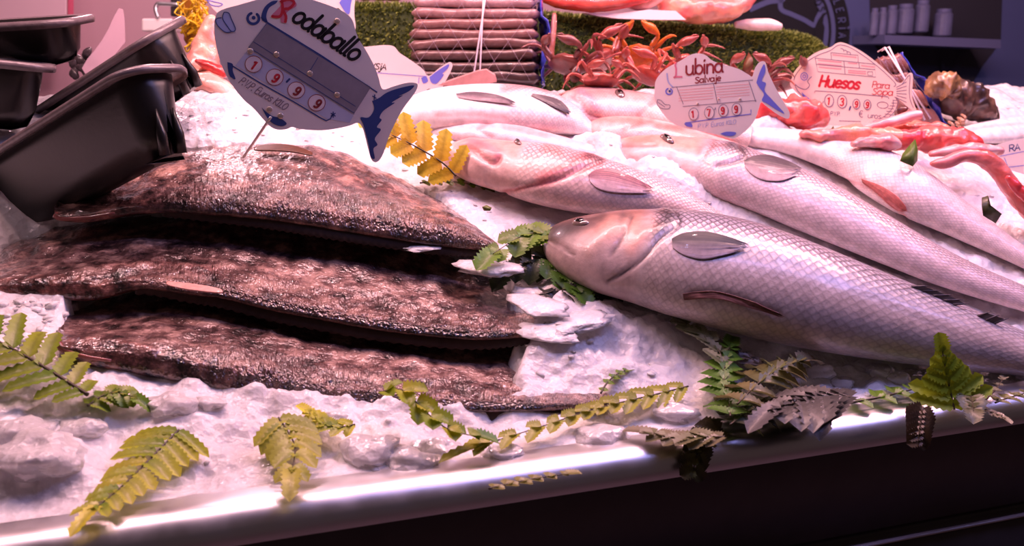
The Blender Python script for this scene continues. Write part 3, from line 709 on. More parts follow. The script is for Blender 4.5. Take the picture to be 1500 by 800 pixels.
# the large turbot sign on its steel skewer
S = Board('price_sign', 'large fish-shaped price sign reading Rodaballo, skewered into the top turbot', 440, 110, 1.13,
  [(314, 30), (319, 18), (332, 12), (347, 8), (368, 2), (395, -5), (430, -8), (462, 1), (490, 11), (506, 19), (516, 29), (521, 45), (526, 58), (535, 72), (547, 94), (554, 112), (558, 127), (563, 131), (575, 127), (592, 122), (606, 121), (612, 125), (607, 137), (590, 160), (576, 186), (568, 205), (561, 226), (553, 237), (545, 235), (540, 220), (535, 200), (531, 187), (524, 180), (512, 184), (495, 188), (469, 191), (440, 189), (428, 186), (420, 189), (408, 190), (397, 186), (385, 174), (372, 159), (357, 146), (341, 126), (328, 104), (319, 78), (314, 50)], M['sign'])
S.poly('tail_paint', [[(545, 148), (556, 143), (566, 136), (582, 130), (606, 125), (600, 133), (584, 141), (590, 140), (574, 150), (578, 151), (562, 162), (556, 172), (559, 176), (552, 186), (558, 190), (549, 203), (553, 212), (547, 218), (549, 232), (543, 230), (540, 212), (536, 196), (532, 182), (528, 172), (540, 172), (548, 160)]], M['navy'])
S.poly('price_band', [[(365, 70), (519, 167), (512, 180), (478, 174), (345, 96)]], M['band'], .0002, False)
S.poly('window', [[(391, 34), (543, 128), (519, 166), (364, 69)]], M['win'], .0009, False)
S.lines('window_edge', [[(391, 34), (543, 128), (519, 166), (364, 69), (391, 34)], [(371, 61), (521, 156)], [(466, 84), (452, 107)]], .9, M['navy'], .0011)
S.lines('blue_stroke', [[(383, 26), (392, 33), (470, 81), (552, 135)], [(341, 97), (380, 121), (430, 149), (470, 173), (478, 177), (484, 174), (487, 168)]], 1.9, M['navy'])
S.poly('swash', [[(407, 1), (398, 2), (388, 10), (383, 22), (384, 30), (392, 33), (390, 24), (394, 12), (404, 5)]], M['navy']); S.poly('swash', [[(333, 91), (341, 94), (341, 104), (345, 116), (337, 112), (334, 102)]], M['navy'])
S.lines('eye_ring', [arc(371, 27, 8.4, 8, -50, 250, 20)], 4.0, M['navy']); S.poly('eye_dot', [S.ell(371.5, 26, 2.8, 2.8)], M['navy'])
S.poly('lips', [[(328, 18), (335, 19), (339, 28), (345, 43), (339, 46), (332, 37), (326, 27)], [(318, 27), (324, 26), (330, 36), (338, 47), (330, 47), (320, 39), (316, 31)]], M['ltblue'])
S.lines('lip_outline', [catm([(328, 18), (335, 19), (339, 28), (345, 43), (339, 46), (332, 37), (326, 27), (328, 18)], 26), catm([(324, 26), (318, 27), (316, 31), (320, 39), (330, 47), (338, 47)], 20)], 1.3, M['navy'], .0007)
S.text('lettering', 'odaballo', 426, 29, 17.5, 33.5, 4.6, M['black'], .25, .9)
S.poly('initial_letter', [[(408, 2), (420, -2), (432, 2), (434, 9), (424, 15), (418, 22), (420, 32), (412, 33), (410, 24), (402, 22), (398, 22), (406, 14), (412, 6)]], M['pink'])
S.lines('initial_stroke', [catm([(413, 3), (414, 14), (410, 24), (399, 24)], 12), catm([(412, 2), (424, -1), (431, 4), (424, 12), (415, 14), (419, 24), (418, 32)], 18)], 4, M['red'], .0007)
for ch, (x, y) in zip('1999', [(371.5, 94), (402.5, 113), (434, 132), (464, 150.5)]):
    S.poly('price_disc', [S.ell(x, y, 12.5, 12)], M['disc'], .0005); S.lines('disc_ring', [S.ell(x, y, 12.5, 12) + S.ell(x, y, 12.5, 12)[:1]], .9, M['dred'], .0007)
    S.text('digit', ch, x - 4.5 - .5, y + 5, 8.4, 31, 3.2, M['dred'] if x > 420 else M['red'], .12, .9, .001)
S.lines('decimal_mark', [[(424, 116), (420, 120)]], 3, M['navy'], .0009)
S.text('small_lettering', 'P.V.P. Euros KILO', 349, 121, 7.2, 31, 1.5, M['grey'], .3, .86)
S.lines('star_mark', [[(485, 166), (491, 170)], [(488, 164), (488, 172)], [(485, 170), (491, 166)], [(546, 141), (551, 144)], [(549, 139), (548, 146)]], 1.6, M['navy'])
S.poly('base_paint', [[(383, 157), (390, 164), (399, 170), (410, 173), (420, 181), (412, 185), (400, 181), (391, 172)]], M['navy'])
S.rivets([(494, 31), (367, 75), (405, 80), (454, 108), (494, 139), (395, 160), (411, 170)], 4.3)
a_, b_ = S.P(391, 180, -.004), at(361, 224, 1.185)
t = tube([a_ + (a_ - b_) * .18, a_, b_, b_ + (b_ - a_) * .15], [.0016] * 4, 10); mesh('skewer', t[0], t[1], M['steel'], S.root)

S = Board('price_sign', 'white fish-shaped price sign reading Lubina Salvaje among the fish', 1050, 145, 1.385,
  [(959, 134), (961, 117), (975, 101), (995, 90), (1010, 81), (1022, 78), (1034, 81), (1044, 89), (1062, 95), (1082, 101), (1096, 109), (1102, 112), (1106, 100), (1113, 91), (1121, 91), (1126, 107), (1138, 132), (1154, 159), (1157, 169), (1153, 174), (1138, 167), (1123, 156), (1115, 150), (1112, 158), (1105, 177), (1092, 192), (1075, 203), (1057, 199), (1025, 192), (1000, 187), (982, 178), (967, 161), (959, 146)], M['sign'])
S.poly('tail_paint', [[(1108, 121), (1112, 108), (1119, 94), (1121, 105), (1116, 118), (1122, 122), (1120, 133), (1132, 147), (1149, 166), (1138, 161), (1124, 152), (1116, 147), (1119, 138), (1112, 128)]], M['blue'])
S.text('lettering', 'ubina', 1005, 110, 13, -5, 2.8, M['dred'], .1, .95)
S.text('initial_letter', 'L', 986, 114, 14, -5, 2.6, M['pink'], .1, 1.0)
S.text('second_word', 'Salvaje', 1018, 122, 5.6, -6, 1.5, M['dred'], .1, 1.2)
S.lines('box_lines', [[(984, 128), (1103, 117)], [(991, 127), (1001, 153)], [(1000, 156), (1108, 147)], [(1097, 119), (1107, 149)], [(1045, 123), (1051, 151)]], .8, M['line'])
S.lines('faint_lines', [[(994, 132 + 4 * i), (1045, 128 + 4 * i)] for i in range(5)] + [[(1049, 127 + 4 * i), (1098, 123 + 4 * i)] for i in range(5)], .7, M['pline'])
for ch, (x, y) in zip('1799', [(1016, 167), (1039, 165), (1059.5, 162), (1079, 160)]):
    S.poly('price_disc', [S.ell(x, y, 7, 8.8)], M['sign'], .0006); S.lines('disc_ring', [S.ell(x, y, 7, 8.8) + S.ell(x, y, 7, 8.8)[:1]], .7, M['line'], .0008)
    S.text('digit', ch, x - 2.8, y + 5, 6.4, -5, 2.1, M['red'], .05, .8, .001)
S.lines('decimal_mark', [[(1048, 158), (1047, 161)]], 1.3, M['line'], .0009)
S.lines('blue_stroke', [[(1004, 180), (1100, 167), (1100, 161)]], 1.2, M['blue']); S.lines('swash', [catm([(977, 108), (979, 120), (986, 128)], 10)], 2.0, M['ltblue'])
S.text('small_lettering', 'P.V.P. Euros KILO', 1022, 188, 4.2, -7, .7, M['ltblue'], .2, 1.05)
S.poly('base_paint', [[(1055, 196), (1064, 193), (1078, 194), (1074, 199), (1064, 199)], [(1002, 181), (1012, 180), (1014, 186), (1006, 185)]], M['blue'])
S.lines('eye_ring', [arc(980, 134, 4.6, 4.4, -60, 250, 16)], 2, M['blue']); S.poly('eye_dot', [S.ell(981, 133.5, 1.7, 1.7)], M['navy'])
S.lines('lip_outline', [catm([(963, 146), (968, 147), (974, 153), (981, 154), (980, 159), (970, 159), (963, 154), (963, 146)], 26), [(964, 150), (974, 157)]], .8, M['line'])
S.rivets([(1022, 152), (1053, 145), (1084, 145)], 1.6)

S = Board('price_sign', 'cream fish-shaped price sign reading Huesos Para Sopa behind the soup bones', 1240, 125, 1.56,
  [(1157, 118), (1160, 110), (1175, 92), (1195, 77), (1217, 69), (1224, 64), (1232, 62), (1245, 66), (1265, 77), (1285, 92), (1305, 110), (1314, 120), (1321, 121), (1327, 113), (1332, 107), (1337, 109), (1337, 125), (1336, 142), (1342, 160), (1341, 163), (1334, 160), (1317, 146), (1311, 142), (1314, 150), (1310, 162), (1300, 175), (1275, 184), (1250, 184), (1225, 184), (1212, 182), (1207, 169), (1185, 153), (1167, 136), (1158, 126)], M['sign_cream'])
S.lines('outline_drawing', [catm([(1163, 117), (1166, 109), (1180, 92), (1198, 81), (1216, 74), (1226, 67), (1234, 66), (1246, 70), (1264, 81), (1284, 96), (1302, 112), (1312, 123), (1309, 127)], 40), catm([(1163, 122), (1170, 135), (1186, 148), (1198, 152), (1205, 151), (1206, 148)], 20), catm([(1321, 124), (1330, 112), (1333, 112), (1332, 130), (1333, 145), (1338, 158)], 20), catm([(1310, 142), (1316, 146), (1314, 156), (1306, 168), (1292, 178), (1272, 183)], 20), catm([(1308, 146), (1308, 156), (1301, 166), (1288, 175), (1278, 178)], 16), [(1229, 177), (1261, 178)], catm([(1206, 165), (1212, 180), (1216, 172), (1208, 165)], 12)] + [[(1313, 128 + 3 * i), (1328, 120 + 6 * i)] for i in range(6)] + [[(1316 - 2.2 * i, 147 + 4.2 * i), (1308 - 2.4 * i, 147 + 4 * i)] for i in range(8)] + [catm([(1231 + 5 * i, 71 + 2.3 * i), (1235 + 5 * i, 72 + 2.3 * i), (1236 + 5 * i, 76 + 2.3 * i)], 6) for i in range(3)], .9, M['line'])
S.lines('box_lines', [[(1194, 85), (1198, 105), (1283, 113), (1281, 94), (1194, 85)], [(1217, 77), (1218, 87)], [(1217, 77), (1257, 81), (1257, 91)], [(1195, 94), (1236, 98), (1282, 102)], [(1236, 89), (1238, 109)], [(1258, 92), (1259, 100)], [(1271, 105), (1278, 105), (1278, 111), (1271, 110), (1271, 105)]], .8, M['line'])
S.lines('faint_lines', [[(1199, 88), (1232, 91)], [(1199, 93), (1232, 96)], [(1200, 98), (1232, 101)], [(1220, 80), (1254, 84)], [(1243, 103), (1268, 105)], [(1243, 106), (1268, 108)], [(1243, 92), (1255, 93)], [(1262, 96), (1280, 98)]], 1.5, M['pline'])
S.text('lettering', 'Huesos', 1199, 126, 10.4, 4.5, 3.4, M['red'], .22, 1.0)
S.text('second_word', 'Para', 1277, 128, 6.2, 5, 1.1, M['red'], .1, 1.15); S.text('third_word', 'Sopa', 1277, 138.5, 6.2, 3, 1.1, M['red'], .15, 1.25)
S.lines('rule', [[(1193, 136), (1194, 133), (1225, 135), (1259, 138), (1301, 142), (1302, 145)]], 1.0, M['line'])
for ch, x, y, rx, ry in [('1', 1214.5, 147.5, 6.5, 9), ('3', 1233.5, 149, 6.8, 9.3), ('9', 1254.5, 152.5, 5.2, 7.2), ('9', 1270.5, 153.5, 5.2, 7.2)]:
    S.poly('price_disc', [S.ell(x, y, rx, ry)], M['sign_cream'], .0006); S.lines('disc_ring', [S.ell(x, y, rx, ry) + S.ell(x, y, rx, ry)[:1]], 1.1, M['line'], .0008)
    S.text('digit', ch, x - ry * .36, y + ry * .6, ry * .78, 3, 2.0, M['red'], .08, .85, .001)
S.lines('decimal_mark', [[(1246, 156), (1244, 161)]], 2, M['navy'], .0008)
S.lines('small_slot', [S.ell(1293, 154, 8, 4.6, 5) + S.ell(1293, 154, 8, 4.6, 5)[:1]], .9, M['line'])
S.text('small_lettering', 'P.V.P.', 1216, 169, 3.9, 3, .9, M['line'], .05, 1.0); S.text('currency_sign', '€', 1258, 171.5, 6.4, 3, 1.0, M['line'], .0, 1.0); S.text('currency_word', 'uros', 1271, 172.5, 5, 5, .9, M['line'], .05, 1.15)
S.lines('eye_ring', [S.ell(1178, 112, 5, 5.5) + S.ell(1178, 112, 5, 5.5)[:1], S.ell(1178, 112, 2, 2.4) + S.ell(1178, 112, 2, 2.4)[:1]], 1.0, M['blue'])
S.lines('mouth_line', [catm([(1163, 122), (1170, 128), (1180, 131), (1186, 125), (1183, 119), (1189, 112)], 20)], 1.0, M['line']); S.poly('gill_paint', [[(1174, 135), (1182, 142), (1190, 148), (1186, 149), (1177, 142)]], M['blue'])

S = Board('price_sign', 'pink-white price sign with partly hidden handwritten word ending in j A', 590, 105, 1.48,
  [(470, 110), (480, 92), (500, 76), (525, 70), (550, 67), (565, 66), (577, 68), (585, 77), (597, 85), (610, 94), (620, 102), (625, 110), (631, 110), (642, 101), (654, 93), (660, 91), (663, 96), (659, 107), (652, 120), (647, 130), (640, 136), (628, 130), (618, 140), (600, 148), (577, 150), (530, 148), (490, 138)], M['sign'])
S.poly('tail_paint', [[(629, 113), (642, 103), (657, 94), (656, 100), (648, 108), (650, 110), (640, 122), (632, 121)], [(617, 114), (624, 112), (627, 119), (620, 122)]], M['blue'])
S.text('lettering', 'YSjA', 543, 101, 5.6, 3, 1.3, M['black'], .15, 1.25)
S.lines('rule', [[(520, 104), (570, 108), (625, 112)], [(614, 113), (613, 122)]], .9, M['blue'])

S = Board('price_sign', 'pale lilac fish-shaped sign mostly hidden behind the Rodaballo sign', 420, -10, 1.52,
  [(300, -20), (306, 2), (313, 14), (330, 26), (360, 34), (420, 40), (470, 36), (488, 22), (494, 12), (500, 16), (508, 30), (517, 44), (521, 40), (519, 20), (520, 0), (522, -14), (505, -16), (496, -6), (480, -40), (400, -70), (330, -50)], M['sign'])
S.poly('tail_paint', [[(497, 4), (506, -8), (517, -10), (514, 6), (512, 20), (506, 18)]], M['blue'])
S.lines('lip_outline', [catm([(303, 0), (316, 3), (326, 6), (320, 9), (309, 7), (303, 0)], 20)], 1.2, M['blue'])

S = Board('price_sign', 'small white price tag with letters RA cut off by the picture edge', 1490, 230, 1.50,
  [(1447, 224), (1452, 216), (1475, 208), (1512, 202), (1560, 206), (1590, 222), (1570, 246), (1530, 260), (1495, 254), (1468, 244), (1452, 234)], M['sign'])
S.text('lettering', 'RA', 1478, 222, 6.2, -8, 1.4, M['navy'], .1, 1.3)
S.lines('box_lines', [[(1464, 229), (1520, 218)], [(1471, 231), (1477, 245), (1520, 240)]], .9, M['blue'])
S.lines('eye_ring', [arc(1459, 231, 3, 3, -60, 250, 12)], 1.6, M['navy']); S.lines('swash', [catm([(1452, 219), (1455, 224), (1461, 227)], 8)], 2, M['blue'])

# ------------------------------------------------------------------ ferns
GREEN = L(104, 146, 24); YEL = L(226, 222, 64); OLIVE = L(96, 104, 40); DKG = L(44, 62, 24); GREYG = L(104, 104, 84); AMB = L(226, 178, 30)
def leaflet(mb, p, d, n, ln, wd, c, c2, teeth=5, curl=.2, fold=.25):
    """one serrated pinna: base p, direction d, normal n"""
    s = d.cross(n).normalized(); N = 14; vs = []; cl = []
    for i in range(N):
        f = i / (N - 1); w = wd * min(1, .35 + (f * 4) ** .6) * (1 - .22 * f) * (1 if f < .72 else math.sqrt(max(0.02, 1 - ((f - .72) / .29) ** 2)))
        w *= 1 + (.22 if i % 2 else -.12) * (1 if teeth else 0)
        if i == N - 1: w = wd * .04
        q = p + d * (ln * f) - n * (curl * ln * f * f)
        vs += [q + s * w + n * (fold * w), q + s * w * .5 + n * (fold * w * .4), q - n * .0003, q - s * w * .5 + n * (fold * w * .4), q - s * w + n * (fold * w)]
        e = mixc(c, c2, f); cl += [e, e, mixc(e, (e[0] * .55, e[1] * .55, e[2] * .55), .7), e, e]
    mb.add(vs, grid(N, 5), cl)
def fern(label, path, lens, n, wd, c, c2, up=None, h=.004, ang=62, cat='fern leaf', depth=None, curl=.15, alt=None, tip=True, fold=.3, name='fern_frond', stemr=.0011, group=None, liftmid=0):
    """path: base to tip; lens: pinna length (m) left,right as functions of 0..1"""
    if depth: P = [at(x, y, d) for (x, y), d in zip(path, depth)]
    else: P = [hit(x, y, h + (k if len(q) else 0)) for (x, y, *q) in path for k in [q[0] if q else 0]]
    P = catv(P, 30); m = len(P)
    root = thing(name, label, cat, P[0], group)
    t = tube(P, [stemr * (1 - .6 * i / m) for i in range(m)], 6); mesh('stem', t[0], t[1], M['stem'], root)
    mb = MB()
    for i in range(n):
        f = (i + .5) / n; q = f * (m - 1); k = int(q); p = P[k] + (P[min(k + 1, m - 1)] - P[k]) * (q - k)
        T = (P[min(k + 2, m - 1)] - P[max(k - 1, 0)]).normalized()
        N = up.copy() if up else nrm(p); N = (N - T * N.dot(T)).normalized(); B = N.cross(T)
        for sgn, lf in ((1, lens[0]), (-1, lens[1])):
            ln = lf(f) * rnd.uniform(.9, 1.08)
            if ln < .002: continue
            a = math.radians(ang * (1 - .35 * f)); d = (T * cos(a) + B * sgn * sin(a) + N * rnd.uniform(-.08, .12)).normalized()
            nn = (N - d * N.dot(d)).normalized()
            cc = mixc(c, alt or c2, rnd.random() * .9)
            leaflet(mb, p, d, nn, ln, wd * (.7 + .3 * sin(pi * f)), cc, mixc(cc, c2, .6), 5, curl + rnd.uniform(-.05, .1), fold)
    if tip:
        T = (P[-1] - P[-3]).normalized(); N = up.copy() if up else nrm(P[-1]); N = (N - T * N.dot(T)).normalized()
        leaflet(mb, P[-2], T, N, lens[0](.92) * 1.5 + .006, wd * .9, c2, c2, 5, curl, fold)
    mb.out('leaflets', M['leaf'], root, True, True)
    return root
FACE = (-FW + V((0, 0, .35))).normalized()
tp = lambda a, b: (lambda f: a * (1 - f) + b * f)
hump = lambda a, b=.35: (lambda f: a * (b + (1 - b) * sin(pi * min(1, .18 + f * .82))))
# yellow frond standing between the turbots and the pink-lipped fish
fern('yellow fern frond standing up beside the pink-lipped fish head', [(668, 258), (650, 240), (622, 222), (596, 208), (572, 197)], (hump(.034, .8), hump(.044, .8)), 5, .0115, AMB, YEL, up=FACE, depth=[1.25, 1.25, 1.25, 1.245, 1.24], ang=72, curl=.02, alt=L(196, 152, 20), fold=.1, stemr=.0014)
fern('short green fern tip tucked under the jaw of the pink-lipped fish', [(615, 268), (645, 266), (680, 268), (712, 276)], (hump(.012), hump(.012)), 6, .005, GREEN, OLIVE, h=.012, ang=50)
fern('yellow-green fern frond cut off at the left picture edge beside the lowest turbot head', [(128, 578), (100, 560), (60, 535), (20, 512), (-30, 486), (-70, 466)], (lambda f: .052 * sin(pi * (.12 + .75 * f)), lambda f: .05 * sin(pi * (.12 + .75 * f))), 9, .0085, GREEN, L(150, 160, 40), h=.03, ang=64, curl=.12, stemr=.0022)
fern('small curled yellow-green fern tip under the lowest turbot head', [(128, 595), (150, 580), (172, 575), (196, 582)], (hump(.022), hump(.02)), 5, .007, L(150, 160, 60), GREEN, h=.02, ang=60, curl=.5)
fern('largest fern frond lying on the ice at the front beside the steel edge', [(262, 630), (246, 646), (222, 670), (194, 698), (168, 722), (140, 744)], (lambda f: .040 * (1 - .55 * f), lambda f: .048 * (1 - .6 * f)), 10, .0072, GREEN, YEL, h=.016, ang=78, curl=.22, alt=L(196, 194, 60), stemr=.0013)
fern('drooping yellow-green fern frond under the middle of the lowest turbot', [(408, 612), (420, 630), (432, 655), (428, 690)], (lambda f: .036 * (1 - .5 * f), lambda f: .040 * (1 - .55 * f)), 6, .009, L(150, 164, 60), L(186, 186, 60), h=.024, ang=66, curl=.3)
fern('fern sprig with one leaf raised in front of the lowest turbot', [(556, 575, .02), (590, 572, .03), (620, 600, .02), (655, 628, .012), (700, 640, .004)], (hump(.024), hump(.022)), 6, .010, L(196, 192, 40), GREEN, h=.02, ang=42, curl=.1, fold=.5)
fern('long narrow fern frond stretching from the lowest turbot tail across the ice', [(1008, 566), (960, 578), (900, 592), (850, 606), (790, 626), (705, 652)], (lambda f: .024 + .008 * sin(9 * f), lambda f: .020 + .006 * sin(7 * f)), 12, .0075, L(150, 160, 60), L(178, 176, 60), h=.014, ang=38, curl=.1, fold=.5)
fern('small green fern tip poking up at the end of the lowest turbot tail', [(880, 576), (890, 560), (904, 548), (918, 542)], (hump(.008), hump(.010)), 5, .004, GREEN, L(120, 150, 40), h=.012, ang=40)
fern('short twig of yellow-green leaves lying in front of the raised fern sprig', [(520, 622), (495, 626), (470, 618), (452, 604)], (hump(.018), hump(.02)), 6, .006, L(120, 150, 50), YEL, h=.015, ang=48, fold=.4)
# under the head of the large bass
fern('broad green fern tip lying under the snout of the large silver bass', [(822, 350), (796, 342), (764, 346), (722, 372)], (hump(.038), hump(.030)), 5, .014, L(122, 140, 60), GREEN, h=.042, ang=48, curl=.25)
fern('dark wilted fern piece below the snout of the large silver bass', [(846, 380), (815, 374), (782, 380), (748, 398)], (hump(.036), hump(.034)), 5, .014, L(78, 76, 54), DKG, h=.022, ang=60, curl=.5, fold=.5)
fern('bright green fern leaf under the throat of the large silver bass', [(800, 376), (814, 392), (830, 408), (846, 424)], (hump(.028), hump(.028)), 3, .014, L(70, 110, 28), L(86, 130, 40), h=.026, ang=40, curl=.2)
fern('black shiny fern piece against the belly of the large silver bass', [(790, 432), (830, 424), (866, 424), (904, 424)], (hump(.024), hump(.034)), 5, .012, L(34, 36, 30), L(60, 62, 54), h=.022, ang=64, curl=.6, fold=.5)
# cluster on the counter edge
fern('pale fern tip at the top of the leaf heap under the large bass', [(1062, 540), (1052, 512), (1030, 490), (1000, 470)], (hump(0.0390), hump(0.0210)), 5, 0.0081, L(96, 110, 60), L(150, 150, 124), h=.026, ang=40, curl=.1)
fern('fresh green fern stem standing in the leaf heap near the steel edge', [(1070, 610), (1066, 580), (1060, 545), (1070, 505)], (hump(0.0330), hump(0.0300)), 8, 0.0108, L(70, 116, 32), L(96, 140, 44), h=.026, ang=58, curl=.2)
fern('brown-green ribbed fern piece in the middle of the leaf heap', [(1080, 592), (1110, 562), (1140, 540), (1172, 528)], (hump(0.0480), hump(0.0390)), 7, 0.0115, L(128, 122, 70), L(150, 134, 100), h=.034, ang=60, curl=.4, fold=.5, alt=L(84, 100, 40))
fern('dark grey ribbed fern piece at the right side of the leaf heap', [(1250, 582), (1214, 580), (1178, 586), (1138, 600)], (hump(0.0540), hump(0.0450)), 7, 0.0128, L(70, 68, 62), L(96, 92, 90), h=.036, ang=66, curl=.3, fold=.35, alt=L(60, 60, 54))
fern('dark fern piece at the bottom of the leaf heap', [(1070, 622), (1100, 600), (1130, 588), (1160, 596)], (hump(0.0450), hump(0.0390)), 6, 0.0135, L(46, 56, 26), L(70, 76, 40), h=.022, ang=60, curl=.4)
fern('thin grey fern strip sloping from the leaf heap up to the large bass', [(1150, 560), (1120, 538), (1090, 520), (1064, 506)], (hump(0.0210), hump(0.0180)), 6, 0.0054, L(90, 84, 76), L(130, 120, 118), h=.02, ang=40, curl=.2)
fern('flat olive fern piece lying along the steel edge left of the leaf heap', [(1062, 640), (1030, 640), (990, 640), (950, 634)], (hump(0.0300), hump(0.0240)), 6, 0.0095, L(110, 116, 66), L(130, 120, 90), h=.012, ang=44, curl=.1)
def hang(label, path, dep, wd, c, c2):
    P = catv([at(x, y, d) for (x, y), d in zip(path, dep)], 16); root = thing('fern_frond', label, 'fern leaf', P[0])
    t = tube(P, [.0011 * (1 - .5 * i / 16) for i in range(16)], 6); mesh('stem', t[0], t[1], M['stem'], root); mb = MB()
    for i in range(1, 15, 2):
        T = (P[i + 1] - P[i - 1]).normalized(); N = (FACE - T * FACE.dot(T)).normalized(); B = N.cross(T)
        for sg in (1, -1): leaflet(mb, P[i], (T * .6 + B * sg * .8).normalized(), N, wd * (1 - .35 * i / 15), wd * .38, mixc(c, c2, rnd.random()), c2, 5, .35, .4)
    mb.out('leaflets', M['leaf'], root, True, True)
dE = proj(hit(1030, 640))[2]
hang('yellow-green fern leaf hanging over the steel edge with a dark tip', [(1058, 628), (1036, 640), (1022, 662), (1014, 700)], [dE + .0, dE - .012, dE - .035, dE - .045], .020, L(118, 122, 40), L(60, 52, 30))
hang('brown withered leaf hanging over the steel edge below the triangular fern tip', [(1352, 596), (1350, 612), (1348, 630), (1346, 648)], [.955, .945, .935, .93], .018, L(96, 78, 50), L(70, 54, 40))
fern('thin yellow-green leaf stuck on the steel edge below the long narrow frond', [(716, 716, .006), (750, 708, .006), (790, 700, .006), (832, 694, .006)], (hump(.012), hump(.012)), 6, .006, L(132, 130, 50), L(150, 146, 70), h=.004, ang=40, curl=.1)
# right group
fern('bright yellow-green triangular fern tip standing on the steel edge at right', [(1398, 600), (1392, 572), (1386, 545), (1380, 512)], (lambda f: .052 * (1 - .9 * f), lambda f: .050 * (1 - .9 * f)), 6, .0095, L(150, 176, 30), L(160, 182, 40), up=FACE, depth=[.985, .99, .99, .99], ang=72, curl=.1)
fern('long stemmed fern sprig lying left of the triangular fern tip', [(1246, 590), (1290, 582), (1330, 572), (1362, 566)], (hump(.034), hump(.02)), 5, .009, L(96, 124, 40), GREEN, h=.012, ang=56, curl=.2, stemr=.0016)
fern('dark curled fern leaf at the foot of the triangular fern tip', [(1412, 562), (1420, 574), (1424, 588), (1426, 602)], (hump(.018), hump(.018)), 5, .010, L(74, 82, 40), L(100, 100, 60), h=.022, ang=40, curl=.4)
fern('grey-green fern tip right of the triangular fern tip', [(1436, 592), (1450, 580), (1462, 566), (1470, 554)], (hump(.014), hump(.012)), 5, .005, L(110, 110, 80), L(134, 130, 104), h=.018, ang=36)
fern('olive fern piece on the steel edge at the right picture edge', [(1458, 590), (1480, 582), (1510, 574), (1540, 566)], (hump(.018), hump(.018)), 6, .006, OLIVE, L(140, 136, 70), h=.014, ang=50)
fern('small pale fern scrap below the dark curled leaf on the steel edge', [(1420, 598), (1440, 600), (1458, 606), (1470, 612)], (hump(.01), hump(.01)), 5, .004, L(140, 124, 100), L(150, 140, 110), h=.008, ang=50)
def scrap(label, pts, d, c, lift=.0):
    Q = pts; P = [at(x, y, d + .01 * (i % 3)) for i, (x, y) in enumerate(Q)]
    c0 = sum(P, V((0, 0, 0))) / len(P) - FW * .006; n = len(P)
    vs = P + [c0]; fs = [(i, (i + 1) % n, n) for i in range(n)]
    o = mesh('leaf_scrap', vs, fs, M['leaf'], None, True, [c] * n + [mixc(c, (1, 1, .4), .15)]); o.modifiers.new('thick', 'SOLIDIFY').thickness = .0008
    tag(o, label, 'leaf')
scrap('pointed green leaf scrap standing on the pale sea bass', [(1318, 236), (1322, 226), (1332, 214), (1341, 204), (1344, 220), (1343, 236), (1337, 244), (1328, 240)], 1.36, L(92, 124, 34))
scrap('tiny dark green leaf scrap below the Huesos sign', [(1212, 195), (1216, 191), (1221, 185), (1223, 191), (1227, 196), (1219, 198)], 1.50, L(70, 80, 36))
scrap('dark olive leaf stub beside the tail of the pale sea bass', [(1438, 302), (1438, 290), (1447, 287), (1449, 299), (1467, 313), (1458, 327), (1440, 316)], 1.20, L(74, 70, 36))
scrap('tiny green leaf bit on the ice between turbot tail and bass snout', [(706, 303), (712, 301), (720, 305), (718, 309), (709, 308)], 1.17, L(110, 120, 40))
scrap('brown pointed leaf behind the tail of the Lubina sign', [(1087, 106), (1090, 92), (1097, 77), (1103, 86), (1103, 98), (1097, 108)], 1.50, L(110, 52, 34))

# ------------------------------------------------------------------ fish flesh, bones
def flesh(name, label, cat, path, rad, d, c, c2, n=40, K=26, sq=.8, rough=.26, fs=26, m='flesh', group=None, parent=None, sink=0):
    """an irregular lump or strip of flesh along a traced line; rad in photo units"""
    if d is None: P = [hit(x, y, r * .6 / F * 1.4) for (x, y), r in zip(path, rad)]
    else: P = [at(x, y, d if not isinstance(d, list) else d[i]) for i, (x, y) in enumerate(path)]
    dd = [(p - CAM).dot(FW) for p in P]
    R = [r * q / F for r, q in zip(rad, dd)]
    rows = catm([tuple(p) + (r,) for p, r in zip(P, R)], n); vs = []; cl = []
    Q = [V(r[:3]) for r in rows]
    for i, r in enumerate(rows):
        t = (Q[min(i + 1, n - 1)] - Q[max(i - 1, 0)]).normalized()
        a = t.cross(V((0, 0, 1)) if abs(t.z) < .9 else V((0, 1, 0))).normalized(); b = a.cross(t)
        f = i / (n - 1); endc = math.sqrt(max(0.03, 1 - max(0, (abs(f - .5) * 2 - .84) / .16) ** 2))
        for k in range(K):
            q = 2 * pi * k / K; dr = (a * cos(q) * 1.0 + b * sin(q) * sq)
            X_ = Q[i] + dr * r[3]; w = 1 + rough * 2.2 * noise.noise(X_ * fs) + rough * 1.2 * (abs(noise.noise(X_ * fs * 2.1)) * 2 - .4) + rough * .5 * noise.noise(X_ * fs * 5)
            vs.append(Q[i] + dr * (max(r[3], .0008) * endc * w))
            g = noise.noise((Q[i] + dr * r[3]) * fs * 1.3 + V((5, 2, 8))) * 1.4 + .5
            cl.append(mixc(c, c2, smooth(g)))
    fc = grid(n, K, True); fc.append(tuple(range(K))[::-1]); fc.append(tuple((n - 1) * K + k for k in range(K)))
    if parent is not None: return mesh(name, vs, fc, M[m], parent, True, cl)
    o = mesh(name, vs, fc, M[m], None, True, cl); tag(o, label, cat, group); return o
RED = L(226, 74, 76); ROSE = L(238, 142, 140); PALE = L(244, 200, 196); ORG = L(240, 150, 120); SAL = L(236, 116, 104)
flesh('fish_flesh', 'deep red fish chunk between the Lubina sign tail and the Huesos sign', 'fish piece', [(1085, 182), (1110, 168), (1150, 164), (1190, 172), (1212, 184)], [10, 20, 24, 22, 8], 1.53, RED, SAL, sq=.9)
flesh('fish_bone', 'pale pink bone lying against the foot of the Huesos sign', 'fish piece', [(1222, 192), (1260, 190), (1300, 180), (1335, 170), (1350, 168)], [5, 8, 9, 10, 9], 1.50, ROSE, PALE, rough=.1)
